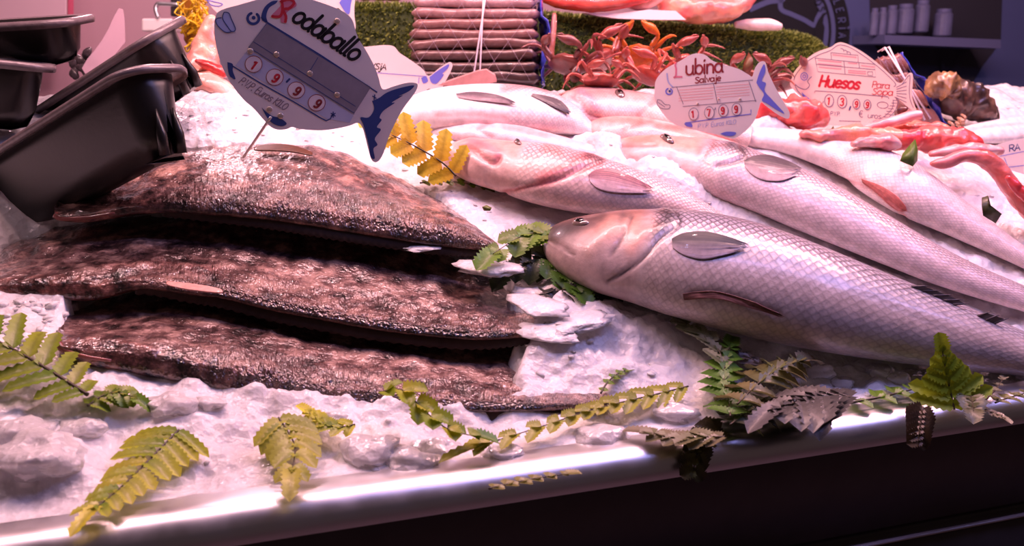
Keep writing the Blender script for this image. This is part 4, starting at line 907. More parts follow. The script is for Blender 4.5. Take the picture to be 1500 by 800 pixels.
flesh('fish_flesh', 'orange-pink flesh strip lying below the Huesos sign', 'fish piece', [(1170, 196), (1200, 198), (1250, 198), (1300, 202), (1330, 206)], [6, 14, 16, 16, 8], 1.46, ORG, ROSE)
flesh('fish_flesh', 'pale oval flesh lump in front of the orange-pink strip', 'fish piece', [(1246, 212), (1270, 208), (1300, 208), (1320, 214)], [6, 13, 13, 6], 1.42, PALE, ROSE)
flesh('fish_flesh', 'bright red ragged flesh behind the pointed leaf scrap', 'fish piece', [(1300, 214), (1330, 204), (1370, 202), (1410, 206), (1440, 214)], [8, 18, 22, 18, 8], 1.46, RED, SAL, rough=.2)
flesh('fish_flesh', 'orange flesh lump between bone and red ragged flesh', 'fish piece', [(1300, 196), (1340, 188), (1380, 190), (1400, 196)], [8, 14, 12, 6], 1.52, ORG, SAL)
flesh('fish_flesh', 'pale flesh flap above the long curved red strip', 'fish piece', [(1360, 226), (1400, 220), (1440, 218), (1470, 222)], [6, 11, 12, 8], 1.43, PALE, ROSE, rough=.18)
flesh('fish_flesh', 'long curved red flesh strip bending down towards the right picture edge', 'fish piece', [(1362, 240), (1385, 238), (1415, 228), (1445, 234), (1468, 256), (1486, 282), (1510, 312), (1530, 340)], [6, 11, 12, 15, 17, 17, 18, 10], 1.38, SAL, ROSE, n=60, rough=.1)
flesh('fish_flesh', 'dark red torn flesh edge beside the small RA tag', 'fish piece', [(1474, 258), (1488, 272), (1504, 288), (1530, 300)], [5, 8, 9, 8], 1.35, RED, L(190, 50, 60), rough=.2)
# pile at the left of the large sign
pk = thing('fish_piece', 'pink fish piece with a red cut edge left of the Rodaballo sign', 'fish piece', at(300, 130, 1.42))
flesh('flesh', None, None, [(312, 22), (304, 52), (298, 84), (294, 112), (318, 150)], [8, 14, 26, 34, 22], 1.42, L(246, 196, 170), L(240, 150, 136), parent=pk, rough=.1)
flesh('cut_edge', None, None, [(286, 88), (300, 94), (316, 100), (334, 110)], [4, 8, 9, 6], 1.385, RED, L(190, 60, 60), parent=pk, rough=.2)
flesh('fish_piece', 'pale peach fish piece on ice between black tray and Rodaballo sign', 'fish piece', [(262, 128), (290, 122), (320, 132), (352, 148)], [10, 20, 20, 8], 1.37, L(248, 214, 194), L(242, 176, 160), rough=.1)

# ------------------------------------------------------------------ turf step behind the ice
tb = [(470, 150, 2), (520, 145, 5), (600, 138, 7), (700, 132, 12), (800, 130, 19), (880, 132, 26), (970, 134, 33), (1060, 138, 40), (1130, 140, 44), (1175, 142, 50), (1200, 144, 62), (1218, 146, 82)]
TD = 1.64
tv = []; fr = []
for i, (x, yb, yt) in enumerate(tb):
    d = TD + .00022 * (x - 470)
    b = at(x, yb, d) - V((0, 0, .05)); t = at(x, yt, d + .012); back = V((-EU.y, EU.x, 0))
    endk = smooth((1218 - x) / 60.0)
    ring = [b, b + (t - b) * .45 - back * .004, t - V((0, 0, .014)), t - V((0, 0, .004)) + back * .006, t + back * .02 * (.3 + endk), t + back * .10 * (.2 + endk) + V((0, 0, .002)), b + back * .16 * (.2 + endk)]
    fr.append(ring)
rows = catm([tuple(v for p in r for v in p) for r in fr], 90)
tv = [V(r[3 * j:3 * j + 3]) for r in rows for j in range(7)]
tfc = grid(90, 7) + [tuple(range(7)), tuple(89 * 7 + j for j in range(7))[::-1]]
tr = thing('turf_step', 'raised step covered in artificial green grass behind the ice', 'artificial grass', tv[45 * 7])
mesh('backing', tv, tfc, M['turf_base'], tr)
mb = MB()
for _ in range(22000):
    i = rnd.randrange(89); j = rnd.choice((0, 0, 0, 1, 1, 1, 2, 3, 4, 4)); a, b, c = tv[i * 7 + j], tv[i * 7 + j + 1], tv[(i + 1) * 7 + j]
    fu, fv = rnd.random(), rnd.random(); p = a + (b - a) * fu + (c - a) * fv
    if j == 0 and fu < .3: continue
    N = (c - a).cross(b - a).normalized()
    if N.dot(FW) > 0 and j < 3: N = -N
    if j >= 3 and N.z < 0: N = -N
    d = (N + V((rnd.uniform(-.7, .7), rnd.uniform(-.7, .7), rnd.uniform(-.5, .7)))).normalized()
    s = d.cross(V((rnd.random(), rnd.random(), rnd.random()))).normalized(); ln = rnd.uniform(.007, .013); w = .0015
    c_ = mixc(L(70, 88, 34), L(168, 180, 92), rnd.random() ** 1.3)
    mb.add([p - s * w, p + s * w, p + d * ln * .6 + s * w * .7 + V((0, 0, -.001)), p + d * ln - V((0, 0, .002))], [(0, 1, 2, 3)], c_)
g = mb.out('grass', M['grass'], tr, False, True); g['kind'] = 'stuff'

# things lying on the turf
flesh('red_fillet', 'bright red fish fillet on the turf step beside the tied shell bundle', 'fish piece', [(780, -8), (815, 2), (860, 5), (905, 3), (945, -4), (965, -10)], [5, 12, 15, 13, 9, 5], 1.70, L(236, 66, 60), L(244, 110, 96), rough=.08)
flesh('pink_fillet', 'pale pink fillet end between the red fillet and the large liver', 'fish piece', [(905, 2), (930, 6), (950, 4), (972, -4)], [5, 10, 9, 6], 1.72, L(232, 156, 146), L(238, 190, 180), rough=.1)
flesh('fish_liver', 'large smooth orange-pink fish liver on the turf step', 'fish liver', [(962, 4), (985, 10), (1020, 14), (1058, 14), (1086, 4), (1104, -8)], [6, 19, 25, 23, 19, 12], 1.74, L(240, 160, 130), L(236, 124, 116), rough=.12, n=50)
flesh('white_fillet', 'pale flat fillet end lying right of the large liver on the turf', 'fish piece', [(1075, 36), (1095, 36), (1125, 36), (1146, 40)], [5, 10, 11, 6], 1.76, L(240, 204, 196), L(244, 218, 212), rough=.05)
flesh('pink_fillet', 'pink fish scrap on the turf step above the partly hidden sign', 'fish piece', [(505, -8), (540, -4), (575, -5), (600, -10)], [4, 7, 8, 5], 1.72, L(232, 120, 120), L(240, 180, 170), rough=.2)
pv = [at(x, y, 1.70) for x, y in [(855, 19), (905, 20), (950, 14), (990, 16), (1005, 29), (960, 29), (905, 27), (880, 24)]]
bk = V((0, .06, .001)); n_ = len(pv)
o = mesh('paper_sheet', pv + [p + bk for p in pv], [tuple(range(n_)), tuple(range(2 * n_ - 1, n_ - 1, -1))] + [(i, (i + 1) % n_, n_ + (i + 1) % n_, n_ + i) for i in range(n_)], M['paper'], None, False)
tag(o, 'pale pink paper sheet under the red fillet and liver', 'paper')

# ------------------------------------------------------------------ bundles of long shells
def bundle(label, corners, d, depth, rows_, cols_, colf, strx, bluef=True):
    """corners: tl,tr,br,bl of the face"""
    tl, trr, br, bl = [at(x, y, d) for x, y in corners]
    X = (trr - tl); Y = (bl - tl); N = X.cross(Y).normalized()
    if N.dot(FW) < 0: N = -N
    root = thing('shell_bundle', label, 'shellfish', (bl + br) / 2)
    rh = Y.length / rows_; cd = depth / cols_
    for j in range(rows_):
        for k in range(cols_):
            f = (j + .5) / rows_; a = tl + Y * f + N * (cd * (k + .5)); b = trr + (br - trr) * f + N * (cd * (k + .5))
            ins = rnd.uniform(-.004, .005); ax = (b - a).normalized(); a = a + ax * ins; b = b - ax * rnd.uniform(-.004, .005)
            yy = Y.normalized(); vs = []; m = 22; K = 14
            bow = rnd.uniform(-.0045, .0045); tl_ = rnd.uniform(-.003, .003)
            for i in range(m):
                g = i / (m - 1); e = min(1, (min(g, 1 - g) * 16) ** .5 + .25)
                p = a + (b - a) * g + yy * (bow * sin(pi * g) + tl_ * (g - .5) + .003 * noise.noise(V((g * 5, j, k)))) 
                for q in range(K):
                    t = 2 * pi * q / K
                    vs.append(p + yy * (rh * .52 * e * math.copysign(abs(sin(t)) ** .6, sin(t))) + N * (cd * .5 * e * math.copysign(abs(cos(t)) ** .8, cos(t))))
            fc = grid(m, K, True) + [tuple(range(K))[::-1], tuple((m - 1) * K + q for q in range(K))]
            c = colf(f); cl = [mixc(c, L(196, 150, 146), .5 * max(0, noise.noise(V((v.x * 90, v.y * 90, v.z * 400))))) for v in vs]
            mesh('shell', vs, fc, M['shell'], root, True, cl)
    # net wound around the front
    mb = MB(); W = X.length; Hh = Y.length
    ff = lambda u, w: tl + X * u + Y * w - N * .0015
    for s in (1, -1):
        for i in range(-5, 15, 2):
            pts = []
            for q in range(25):
                u = (i + s * q / 24 * 5) / 10; w = q / 24
                if -0.02 <= u <= 1.02: pts.append(ff(u, w) - N * (.0012 * abs(sin(w * rows_ * pi))))
            if len(pts) > 2: mb.tube(pts, .0003, 5)
    mb.out('net', M['net'], root)
    mb = MB()
    for k, (x0, x1) in enumerate(((0, .006), (.007, -.004))):
        p0 = ff(strx, -.1) - N * .004 + X.normalized() * x0; p1 = ff(strx, .97) - N * .004 + X.normalized() * x1
        mb.tube([p0 + N * .03, p0, (p0 + p1) / 2, p1, p1 + N * .02], .0014, 6)
    mb.out('string', M['string'], root)
    if bluef:
        vs = []
        for i in range(20):
            f = i / 19
            for k in range(8):
                g = k / 7; p = trr + (br - trr) * f + N * (depth * g * .9) + X.normalized() * (.004 + .008 * noise.noise(V((f * 7, g * 6, 1))) + (.012 if .35 < f < .6 else 0) * (1 - g))
                vs.append(p)
        o = mesh('blue_film', vs, grid(20, 8), M['bluefilm'], root); o.modifiers.new('thick', 'SOLIDIFY').thickness = .001
    return root
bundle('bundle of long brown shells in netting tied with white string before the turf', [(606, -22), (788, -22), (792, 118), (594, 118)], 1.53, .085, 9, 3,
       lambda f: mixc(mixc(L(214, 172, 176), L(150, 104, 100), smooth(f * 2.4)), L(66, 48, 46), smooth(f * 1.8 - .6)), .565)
bundle('leaning bundle of reddish shells tied with string behind the Huesos sign', [(1282, 84), (1318, 77), (1384, 182), (1340, 182)], 1.64, .05, 4, 2, lambda f: mixc(L(196, 130, 116), L(140, 84, 76), rnd.random()), .5)
wv = [(648, 124), (700, 106), (712, 104), (724, 112), (726, 119), (690, 126)]
pf = [at(x, y, 1.48) for x, y in wv]; n_ = len(wv); pb = [p + V((0, .012, .002)) for p in pf]
o = mesh('wooden_wedge', pf + pb, [tuple(range(n_)), tuple(range(2 * n_ - 1, n_ - 1, -1))] + [(i, (i + 1) % n_, n_ + (i + 1) % n_, n_ + i) for i in range(n_)], M['wood'], None, False)
o.modifiers.new('round', 'BEVEL').width = .0015
tag(o, 'flat pinkish wooden wedge at the foot of the tied shell bundle', 'wedge')

# ------------------------------------------------------------------ crabs
def crab(label, x, y, d, size, yaw, tilt, c, c2, group=None, legs=True):
    o_ = at(x, y, d); R = Matrix.Rotation(yaw, 3, 'Z') @ Matrix.Rotation(tilt, 3, 'X')
    W = lambda a, b, c3: o_ + R @ V((a, b, c3)) * size
    root = thing('crab', label, 'crab', o_ - V((0, 0, size * .3)), group)
    vs = []; cl = []; n = 18; K = 24
    for i in range(n + 1):
        f = pi * i / n
        for k in range(K):
            q = 2 * pi * k / K; rx = .5 * (1 + .12 * cos(q * 2)); ry = .40
            z = .20 * cos(f) if cos(f) > 0 else .12 * cos(f)
            s = sin(f) ** .7; tt = 1 + .05 * sin(q * 9) * s
            p = W(rx * cos(q) * s * tt, ry * sin(q) * s * tt, z + .02 * sin(5 * cos(q) * s) * (cos(f) > 0))
            vs.append(p); cl.append(mixc(c, c2, .5 + .9 * noise.noise(p * 60)))
    mesh('carapace', vs, grid(n + 1, K, True), M['crab'], root, True, cl)
    if not legs: return root
    for sx in (1, -1):
        for k in range(4):
            a = (-.62 + k * .42) + rnd.uniform(-.12, .12); r0 = .46; dx, dy = cos(a) * sx, sin(a)
            up1 = rnd.uniform(.12, .38); pts = [W(dx * r0, dy * r0 * .8, 0), W(dx * (r0 + .36), dy * (r0 + .36), up1), W(dx * (r0 + .62), dy * (r0 + .6) + .05, up1 * .4), W(dx * (r0 + .78), dy * (r0 + .7) + .12, -.16)]
            P = catv(pts, 13); rad = [size * .052 * (1.0 if i < 5 else .8) * (1 - .75 * max(0, i - 7) / 5) * (1.15 if i in (2, 3, 6, 7) else .95) for i in range(13)]
            t = tube(P, rad, 8); cc = mixc(c, c2, rnd.random()); mesh('leg', t[0], t[1], M['crab'], root, True, [cc] * len(t[0]))
        pts = [W(.34 * sx, .34, 0), W(.52 * sx, .58, .14), W(.38 * sx, .80, .12), W(.20 * sx, .98, .06), W(.10 * sx, 1.12, .02)]
        t = tube(catv(pts, 15), [size * r for r in (.06, .07, .075, .07, .06, .075, .10, .125, .13, .12, .095, .07, .045, .03, .012)], 10); cc = mixc(c, c2, .4)
        cw = mesh('claw', t[0], t[1], M['crab'], root, True, [cc] * len(t[0]))
        t = tube([W(.26 * sx, .90, .14), W(.17 * sx, 1.04, .14), W(.12 * sx, 1.13, .06)], [size * .05, size * .035, size * .01], 8); mesh('finger', t[0], t[1], M['crab'], cw, True, [cc] * len(t[0]))
    return root
MAR = L(150, 74, 68); TERRA = L(206, 96, 80); BRN = L(122, 76, 70)
crab('brown crab beside the blue side of the tied shell bundle', 832, 96, 1.52, .062, 2.6, .7, BRN, MAR)
crab('maroon crab with long bent legs in front of the turf step', 880, 92, 1.56, .066, -2.2, .9, MAR, TERRA)
crab('reddish crab low in the heap behind the rosy open-mouthed fish', 880, 120, 1.49, .05, 3.3, .6, TERRA, MAR)
crab('bright orange crab on top of the crab heap', 936, 84, 1.58, .060, 2.9, 1.0, L(240, 140, 40), L(236, 100, 40))
crab('terracotta crab half hidden left of the Lubina sign', 950, 112, 1.52, .058, 2.3, .7, TERRA, L(180, 70, 64))
crab('brown crab behind the top of the Lubina sign', 1000, 96, 1.56, .056, -2.6, .8, MAR, TERRA)
crab('brown crab half hidden behind the tail of the Lubina sign', 1100, 118, 1.58, .058, 2.8, .7, BRN, TERRA)
crab('dark red crab between the Lubina sign tail and the Huesos sign', 1145, 122, 1.60, .056, -2.9, .7, MAR, BRN)
t = tube(catv([at(806, 84, 1.54), at(808, 64, 1.54), at(811, 42, 1.545), at(812, 20, 1.55)], 14), [.006, .0065, .006, .0055, .006, .006, .0058, .0055, .005, .005, .0048, .0044, .004, .003], 10)
tag(mesh('crab_limb', t[0], t[1], M['crab'], None, True, [L(176, 104, 90)] * len(t[0])), 'single crab leg standing upright beside the tied shell bundle', 'crab leg')
def mussel(label, x, y, d, rx, ry, ang, c, group=None, name='mussel'):
    o_ = at(x, y, d); k = d / F; vs = []; cl = []; a = math.radians(ang); n = 12; K = 22
    for i in range(n + 1):
        f = pi * i / n
        for j in range(K):
            q = 2 * pi * j / K; s = sin(f); e = 1 - .3 * cos(q); X_ = rx * cos(q) * s; Y_ = ry * sin(q) * s * e
            vs.append(o_ + RT * ((X_ * cos(a) - Y_ * sin(a)) * k) + UP * ((X_ * sin(a) + Y_ * cos(a)) * k) - FW * (cos(f) * ry * .6 * k)); cl.append(mixc(c, (c[0] * 2 + .05, c[1] * 2 + .05, c[2] * 2 + .05), .35 + .5 * noise.noise(V((cos(q) * s * 3, sin(q) * s * 3, f)))))
    o = mesh(name, vs, grid(n + 1, K, True), M['shell'], None, True, cl); tag(o, label, 'shellfish', group); return o
mussel('dark oval shell with pale rim in front of the brown crab', 843, 108, 1.485, 13, 8, 80, L(74, 40, 34))
mussel('small pale shell at the foot of the brown crab', 868, 112, 1.475, 16, 6, 8, L(210, 120, 110))
mussel('brown shell showing right of the Huesos sign foot', 1322, 162, 1.55, 9, 6, 25, L(96, 44, 40))
for i in range(14):
    mussel('small dark mussel in the pile between the black trays and the pink wall', 108 + rnd.uniform(-4, 40), 78 + i * 2.4 + rnd.uniform(-4, 4), 1.60 + .01 * (i % 4), rnd.uniform(8, 12), rnd.uniform(5, 6.5), rnd.uniform(0, 180), L(52, 42, 48), 'mussels behind the trays')
# rough brown shellfish at the right
rs = thing('rough_shell', 'large rough dark brown shellfish at the end of the ice behind the white-bellied fish', 'shellfish', at(1415, 180, 1.66))
flesh('shell_body', None, None, [(1374, 160), (1390, 148), (1415, 146), (1440, 160), (1462, 178)], [16, 34, 36, 24, 8], 1.66, L(120, 88, 72), L(62, 46, 42), parent=rs, rough=.13, fs=36, m='shell', n=50, K=36)
mb = MB()
for k in range(7):
    x, y = 1388 + rnd.uniform(0, 30), 168 + rnd.uniform(0, 14); mb.tube(catv([at(x, y, 1.60), at(x + 6, y + 4, 1.59), at(x + 3, y + 9, 1.595), at(x - 3, y + 6, 1.60)], 10), .0022, 6, L(200, 150, 120))
mb.out('frill', M['shell'], rs, True, True)
flesh('rough_shell', 'ochre lumpy shellfish between the leaning bundle and the dark brown shellfish', 'shellfish', [(1358, 136), (1374, 126), (1390, 128), (1404, 142)], [10, 22, 22, 8], 1.62, L(176, 132, 84), L(112, 80, 56), rough=.14, fs=50, m='shell', K=34)
bw = tube(catv([at(1470, 176, 1.9), at(1490, 160, 1.9), at(1520, 150, 1.9), at(1560, 150, 1.9)], 12), [.004, .012, .02, .024, .026, .028, .03, .03, .03, .028, .02, .01], 16)
tag(mesh('steel_ladle', bw[0], bw[1], M['steel'], None), 'rounded pale metal ladle end behind the white-bellied fish', 'ladle')

# ------------------------------------------------------------------ black plastic trays at the left
def rrect(lx, ly, r, n=6):
    P = []
    for (cx, cy, a0) in ((lx - r, ly - r, 0), (r, ly - r, 90), (r, r, 180), (lx - r, r, 270)):
        for i in range(n + 1):
            a = math.radians(a0 + 90 * i / n); P.append((cx + r * cos(a), cy + r * sin(a)))
    return P
def tray(label, O, A, B, lx, wy, h, ribs=2):
    o_ = at(*O); X = (at(*A) - o_).normalized(); Yv = at(*B) - o_; Yv = (Yv - X * Yv.dot(X)).normalized(); Z = X.cross(Yv)
    if Z.z < 0: Z = -Z
    root = thing('plastic_tray', label, 'tray', o_ - Z * h, 'black plastic fish trays')
    fl = .014
    def ring(ins, z, r): return [o_ + X * (x + ins) + Yv * (y + ins) + Z * z for x, y in rrect(lx - 2 * ins, wy - 2 * ins, max(.004, r))]
    tp_ = h * .16
    prof = [(fl + tp_ + .02, -h, .03), (fl + tp_ + .004, -h + .004, .03), (fl + tp_ * .6, -h * .7, .03), (fl + tp_ * .1, -h * .2, .03), (fl, -.004, .026)]
    inn = [(fl + .003, .001, .024), (fl + .004 + tp_ * .6, -h * .7, .026), (fl + tp_ + .008, -h + .008, .024)]
    R = [ring(*q) for q in prof] + [ring(*q) for q in inn]; n = len(R[0]); vs = [p for r in R for p in r]
    fc = grid(len(R), n, True) + [tuple(range(n)), tuple((len(R) - 1) * n + k for k in range(n))[::-1]]
    mesh('tray_body', vs, fc, M['tray'], root)
    rp = [(fl, -.004, .026), (.001, -.004, .034), (0, -.0085, .035), (-.001, -.002, .035), (.001, .0015, .034), (fl * .6, .0022, .028), (fl + .003, .001, .024)]
    R = [ring(*q) for q in rp]; vs = [p for r in R for p in r]
    mesh('rim', vs, grid(len(R), n, True), M['tray_rim'], root)
    for k in range(ribs):
        y = wy * (.36 + .24 * k / max(1, ribs - 1)); mbx = MB()
        x0 = fl + tp_ * .9
        mbx.tube([o_ + X * (x0 + .002) + Yv * y - Z * (h * .97), o_ + X * (x0 - .004) + Yv * y - Z * (h * .75), o_ + X * (fl + tp_ * .3) + Yv * y - Z * (h * .45)], [.006, .006, .001], 8)
        mbx.out('rib', M['tray'], root)
    return root
tray('black plastic tray in front, tipped steeply to the left against the turbots', (183, 96, 1.00), (-2, 214, 1.13), (278, 104, 1.10), .5, .100, .095)
tray('black plastic tray behind the front one, tipped with its corner raised', (206, 58, 1.17), (90, 134, 1.27), (291, 10, 1.25), .40, .105, .085)
tray('upper black tray at the left picture edge with a bright rim', (92, 31, 1.22), (-60, 40, 1.24), (76, 24, 1.33), .36, .10, .058, 0)
tray('lower black tray at the left picture edge under the bright-rimmed one', (78, 98, 1.20), (-60, 84, 1.16), (66, 92, 1.32), .36, .10, .085, 0)

# ------------------------------------------------------------------ behind the stall, left
xs_ = [(120, 100), (128, 86), (140, 72), (150, 58), (160, 40), (168, 22), (174, 12), (180, 14), (182, 30), (183, 62), (165, 84), (125, 108)]
f_ = [at(x, y, 1.55) for x, y in xs_]; b_ = [p + V((0, .002, 0)) for p in f_]; n_ = len(f_)
o = mesh('plastic_sheet', f_ + b_, [tuple(range(n_)), tuple(range(2 * n_ - 1, n_ - 1, -1))] + [(i, (i + 1) % n_, n_ + (i + 1) % n_, n_ + i) for i in range(n_)], M['clear'], None, False)
tag(o, 'tall translucent pointed plastic sheet behind the black trays', 'plastic sheet')
yn = thing('net_bag', 'bag of bright yellow netting between the trays and the Rodaballo sign', 'net bag', at(288, 70, 1.62))
mb = MB()
for k in range(26):
    x, y = rnd.uniform(268, 306), rnd.uniform(-16, 64); pts = []
    for q in range(6): pts.append(at(x + rnd.uniform(-14, 14), y + rnd.uniform(-12, 16), 1.60 + rnd.uniform(-.02, .03)))
    mb.tube(catv(pts, 20), rnd.uniform(.0012, .0022), 6)
mb.out('strands', M['yellow'], yn)
flesh('bag_body', None, None, [(272, -22), (284, 10), (288, 40), (284, 72)], [14, 17, 17, 9], 1.66, L(220, 176, 40), L(170, 110, 40), parent=yn, rough=.2)
hk = tube(catv([at(232, 26, 2.2), at(228, 14, 2.2), at(231, 6, 2.2), at(240, 6, 2.2), at(262, 7, 2.2)], 20), .005, 8); 
tag(mesh('metal_hook', hk[0], hk[1], M['steel'], None), 'bent metal hook on the wall left of the black post', 'hook')
def box(name, x0, y0, x1, y1, d, dep, m, label=None, cat=None, bev=.004, parent=None, group=None):
    a, b, c, e = at(x0, y0, d), at(x1, y0, d), at(x1, y1, d), at(x0, y1, d); k = V((0, dep, 0))
    o = mesh(name, [a, b, c, e, a + k, b + k, c + k, e + k], [(0, 1, 2, 3), (7, 6, 5, 4), (0, 4, 5, 1), (1, 5, 6, 2), (2, 6, 7, 3), (3, 7, 4, 0)], M[m], parent, False)
    if bev: md = o.modifiers.new('round', 'BEVEL'); md.width = bev; md.segments = 2
    return tag(o, label, cat, group) if label else o
box('post', 249, -60, 266, 24, 2.2, .03, 'post', 'black upright post behind the raised tray corner', 'post')
box('wall_ledge', 207, 27, 252, 46, 2.2, .12, 'sign', 'small white ledge on the wall behind the raised tray', 'ledge')
# pink wall and poster
WD = 2.6
def wallq(name, x0, d0, x1, d1, m):
    a, b = at(x0, HOR, d0), at(x1, HOR, d1); q = [V((a.x, a.y, 3)), V((b.x, b.y, 3)), V((b.x, b.y, 0)), V((a.x, a.y, 0))]
    return quad(name, *q, m), q
wallq('wall_left', -900, WD, 1052, WD + .25, M['wall'])
box('poster_panel', -160, -140, 98, 86, 2.52, .02, 'poster', 'pale pink poster board with a red edge on the wall above the trays', 'poster')
po = bpy.data.objects['poster_panel']
box('red_edge', 99.5, -140, 103, 86, 2.515, .02, 'redtrim', None, None, 0, po)
# dark wall with emblem and shelf
DW = lambda x: 2.62 + .0009 * (x - 1050)
_, wq = wallq('wall_right', 1040, DW(1040), 2300, DW(2300), M['dark'])
da, db = wq[0], wq[1]
nW = (db - da).cross(V((0, 0, 1))).normalized()
if nW.dot(FW) > 0: nW = -nW
def wp(x, y, lift):
    r = ray(x, y); return CAM + r * ((da + nW * lift - CAM).dot(nW) / r.dot(nW))
def wpoly(name, pts, m, lift, parent):
    import mathutils
    tri = mathutils.geometry.tessellate_polygon([[V((x, y, 0)) for x, y in pts]])
    return mesh(name, [wp(x, y, lift) for x, y in pts], [tuple(t) for t in tri], M[m], parent, False)
CX, CY, RO = 1112, 45, 133
em = thing('wall_emblem', 'large round dark emblem with lettering around its rim on the wall', 'emblem', wp(CX, CY, 0))
def disc(r, n=72): return [(CX + r * cos(2 * pi * i / n), CY + r * sin(2 * pi * i / n)) for i in range(n)]
wpoly('outer_band', disc(RO), 'emb', .002, em); wpoly('inner_band', disc(RO - 21), 'emb2', .004, em); wpoly('ring_line', disc(RO - 27), 'emb', .005, em); wpoly('inner_field', disc(RO - 31), 'emb2', .006, em)
wpoly('centre', disc(RO - 50), 'emb', .007, em)
def wstroke(name, pts, w, m, lift, parent):
    P = catm(pts, len(pts) * 6); n = len(P); vs = []
    for i, (x, y) in enumerate(P):
        a, b = P[max(i - 1, 0)], P[min(i + 1, n - 1)]; dx, dy = b[0] - a[0], b[1] - a[1]; l = math.hypot(dx, dy) or 1
        vs += [wp(x - dy / l * w / 2, y + dx / l * w / 2, lift), wp(x + dy / l * w / 2, y - dx / l * w / 2, lift)]
    return mesh(name, vs, [(2 * i, 2 * i + 1, 2 * i + 3, 2 * i + 2) for i in range(n - 1)], M[m], parent, False)
wpoly('dark_figure', [(1098, 40), (1120, 60), (1160, 75), (1200, 85), (1206, 60), (1208, 40), (1200, 20), (1190, -20), (1140, -30), (1100, 0)], 'emb', .008, em)
wstroke('figure_outline', [(1098, 14), (1112, 8), (1128, 2), (1144, 0), (1150, -6)], 8, 'emb2', .010, em)
wstroke('figure_outline', [(1146, -6), (1143, 6), (1146, 15), (1160, 21), (1178, 29), (1193, 37), (1197, 28), (1202, 18)], 7, 'emb2', .010, em)
wpoly('horn', [(1193, 42), (1198, 30), (1205, 20), (1213, 17), (1207, 24), (1205, 36), (1206, 60), (1196, 60)], 'emb', .011, em)
def wtext(txt, r, a0, da_, h, m, lift):
    for i, ch in enumerate(txt):
        a = da_[i]; ca, sa = cos(a), sin(a)
        st, adv = GL[ch]; mbb = []
        for q in st:
            pts = []
            for gx, gy in q:
                lx = (gx - adv / 2 + .05) * h; ly = (gy - .75) * h     # along the tangent, and outwards
                pts.append((CX + ca * (r + ly) - sa * lx, CY + sa * (r + ly) + ca * lx))
            if len(pts) == 2: pts = [pts[0], ((pts[0][0] + pts[1][0]) / 2, (pts[0][1] + pts[1][1]) / 2), pts[1]]
            P = []
            for k in range(len(pts) - 1): P += [pts[k], ((pts[k][0] + pts[k + 1][0]) / 2, (pts[k][1] + pts[k + 1][1]) / 2)]
            P.append(pts[-1]); vs = []; n = len(P)
            for k, (x, y) in enumerate(P):
                A, B = P[max(k - 1, 0)], P[min(k + 1, n - 1)]; dx, dy = B[0] - A[0], B[1] - A[1]; l = math.hypot(dx, dy) or 1; w = h * .22
                vs += [wp(x - dy / l * w / 2, y + dx / l * w / 2, lift), wp(x + dy / l * w / 2, y - dx / l * w / 2, lift)]
            mbb.append((vs, [(2 * k, 2 * k + 1, 2 * k + 3, 2 * k + 2) for k in range(n - 1)]))
        mb = MB()
        for vs, fs in mbb: mb.add(vs, fs)
        if i == 3 and txt == 'LERIA': 
            x, y = CX + ca * (r + h * 1.0) , CY + sa * (r + h * 1.0)
            mb.add([wp(x, y - 1, lift), wp(x + 1, y + 2, lift), wp(x + 4, y - 1, lift), wp(x + 3, y - 3, lift)], [(0, 1, 2, 3)])
        mb.out('letter', M[m], em, False)
wtext('LERIA', RO - 11, 0, (-.36, -.25, -.128, -.03, .058), 7.2, 'emb2', .012)
wtext('OS', RO - 36, 0, (-.45, -.335), 6.8, 'emb', .012)
# shelf with jars
wpoly('dark_panel', [(1272, -60), (1470, -60), (1466, 62), (1440, 96), (1420, 130), (1330, 130), (1276, 60)], 'darker', .003, None)  # flat darker polygon on the wall behind shelf and jars
bpy.data.objects['dark_panel']['kind'] = 'structure'; bpy.data.objects['dark_panel'].name = 'wall_dark_panel'
def wbox(name, x0, y0, x1, y1, y2, y3, dep, m, label=None, cat=None, parent=None, group=None, l0=.004):
    a = [wp(x0, y0, dep), wp(x1, y1, dep), wp(x1, y2, dep), wp(x0, y3, dep)]; b = [p - nW * (dep - l0) for p in a]
    o = mesh(name, a + b, [(0, 1, 2, 3), (7, 6, 5, 4), (0, 4, 5, 1), (1, 5, 6, 2), (2, 6, 7, 3), (3, 7, 4, 0)], M[m], parent, False)
    return tag(o, label, cat, group) if label else o
sh = wbox('wall_shelf', 1296, 51, 1466, 58, 71, 64, .14, 'shelfm', 'grey shelf on the dark wall carrying pale jars', 'shelf')
for br in ([(1381, 70), (1381, 95), (1381, 118)], [(1420, 72), (1405, 88), (1396, 112)]): wstroke('bracket', br, 4, 'darker', .02, sh)
for k, (x0, x1, y0, y1) in enumerate([(1274, 1284, 12, 43), (1286, 1296, 11, 43), (1298, 1311, 8, 41), (1314, 1334, 6, 40), (1340, 1357, 0, 38), (1369, 1390, 13, 44)]):
    c_ = wp((x0 + x1) / 2, y1 + 9, .10); tpp = wp((x0 + x1) / 2, y0, .10); R = (wp(x1, y1, .1) - wp(x0, y1, .1)).length / 2; h_ = (tpp - c_).z
    jr = thing('jar', ['narrow pale jar at the left end of the wall shelf', 'narrow pale jar second on the wall shelf', 'pale jar third on the wall shelf', 'wide pale jar fourth on the wall shelf', 'dim speckled jar fifth on the wall shelf', 'pale jar standing apart at the right of the wall shelf'][k], 'jar', c_, 'jars on the wall shelf')
    t = tube([c_, c_ + V((0, 0, .003)), c_ + V((0, 0, h_ * .8)), c_ + V((0, 0, h_ * .88))], [R * .9, R, R, R * .75], 18, ref=V((1, 0, 0))); mesh('jar_body', t[0], t[1], M['jar'], jr, False)
    t = tube([c_ + V((0, 0, h_ * .88)), c_ + V((0, 0, h_))], [R * .8, R * .8], 18, ref=V((1, 0, 0))); mesh('lid', t[0], t[1], M['shelfm'], jr, False)

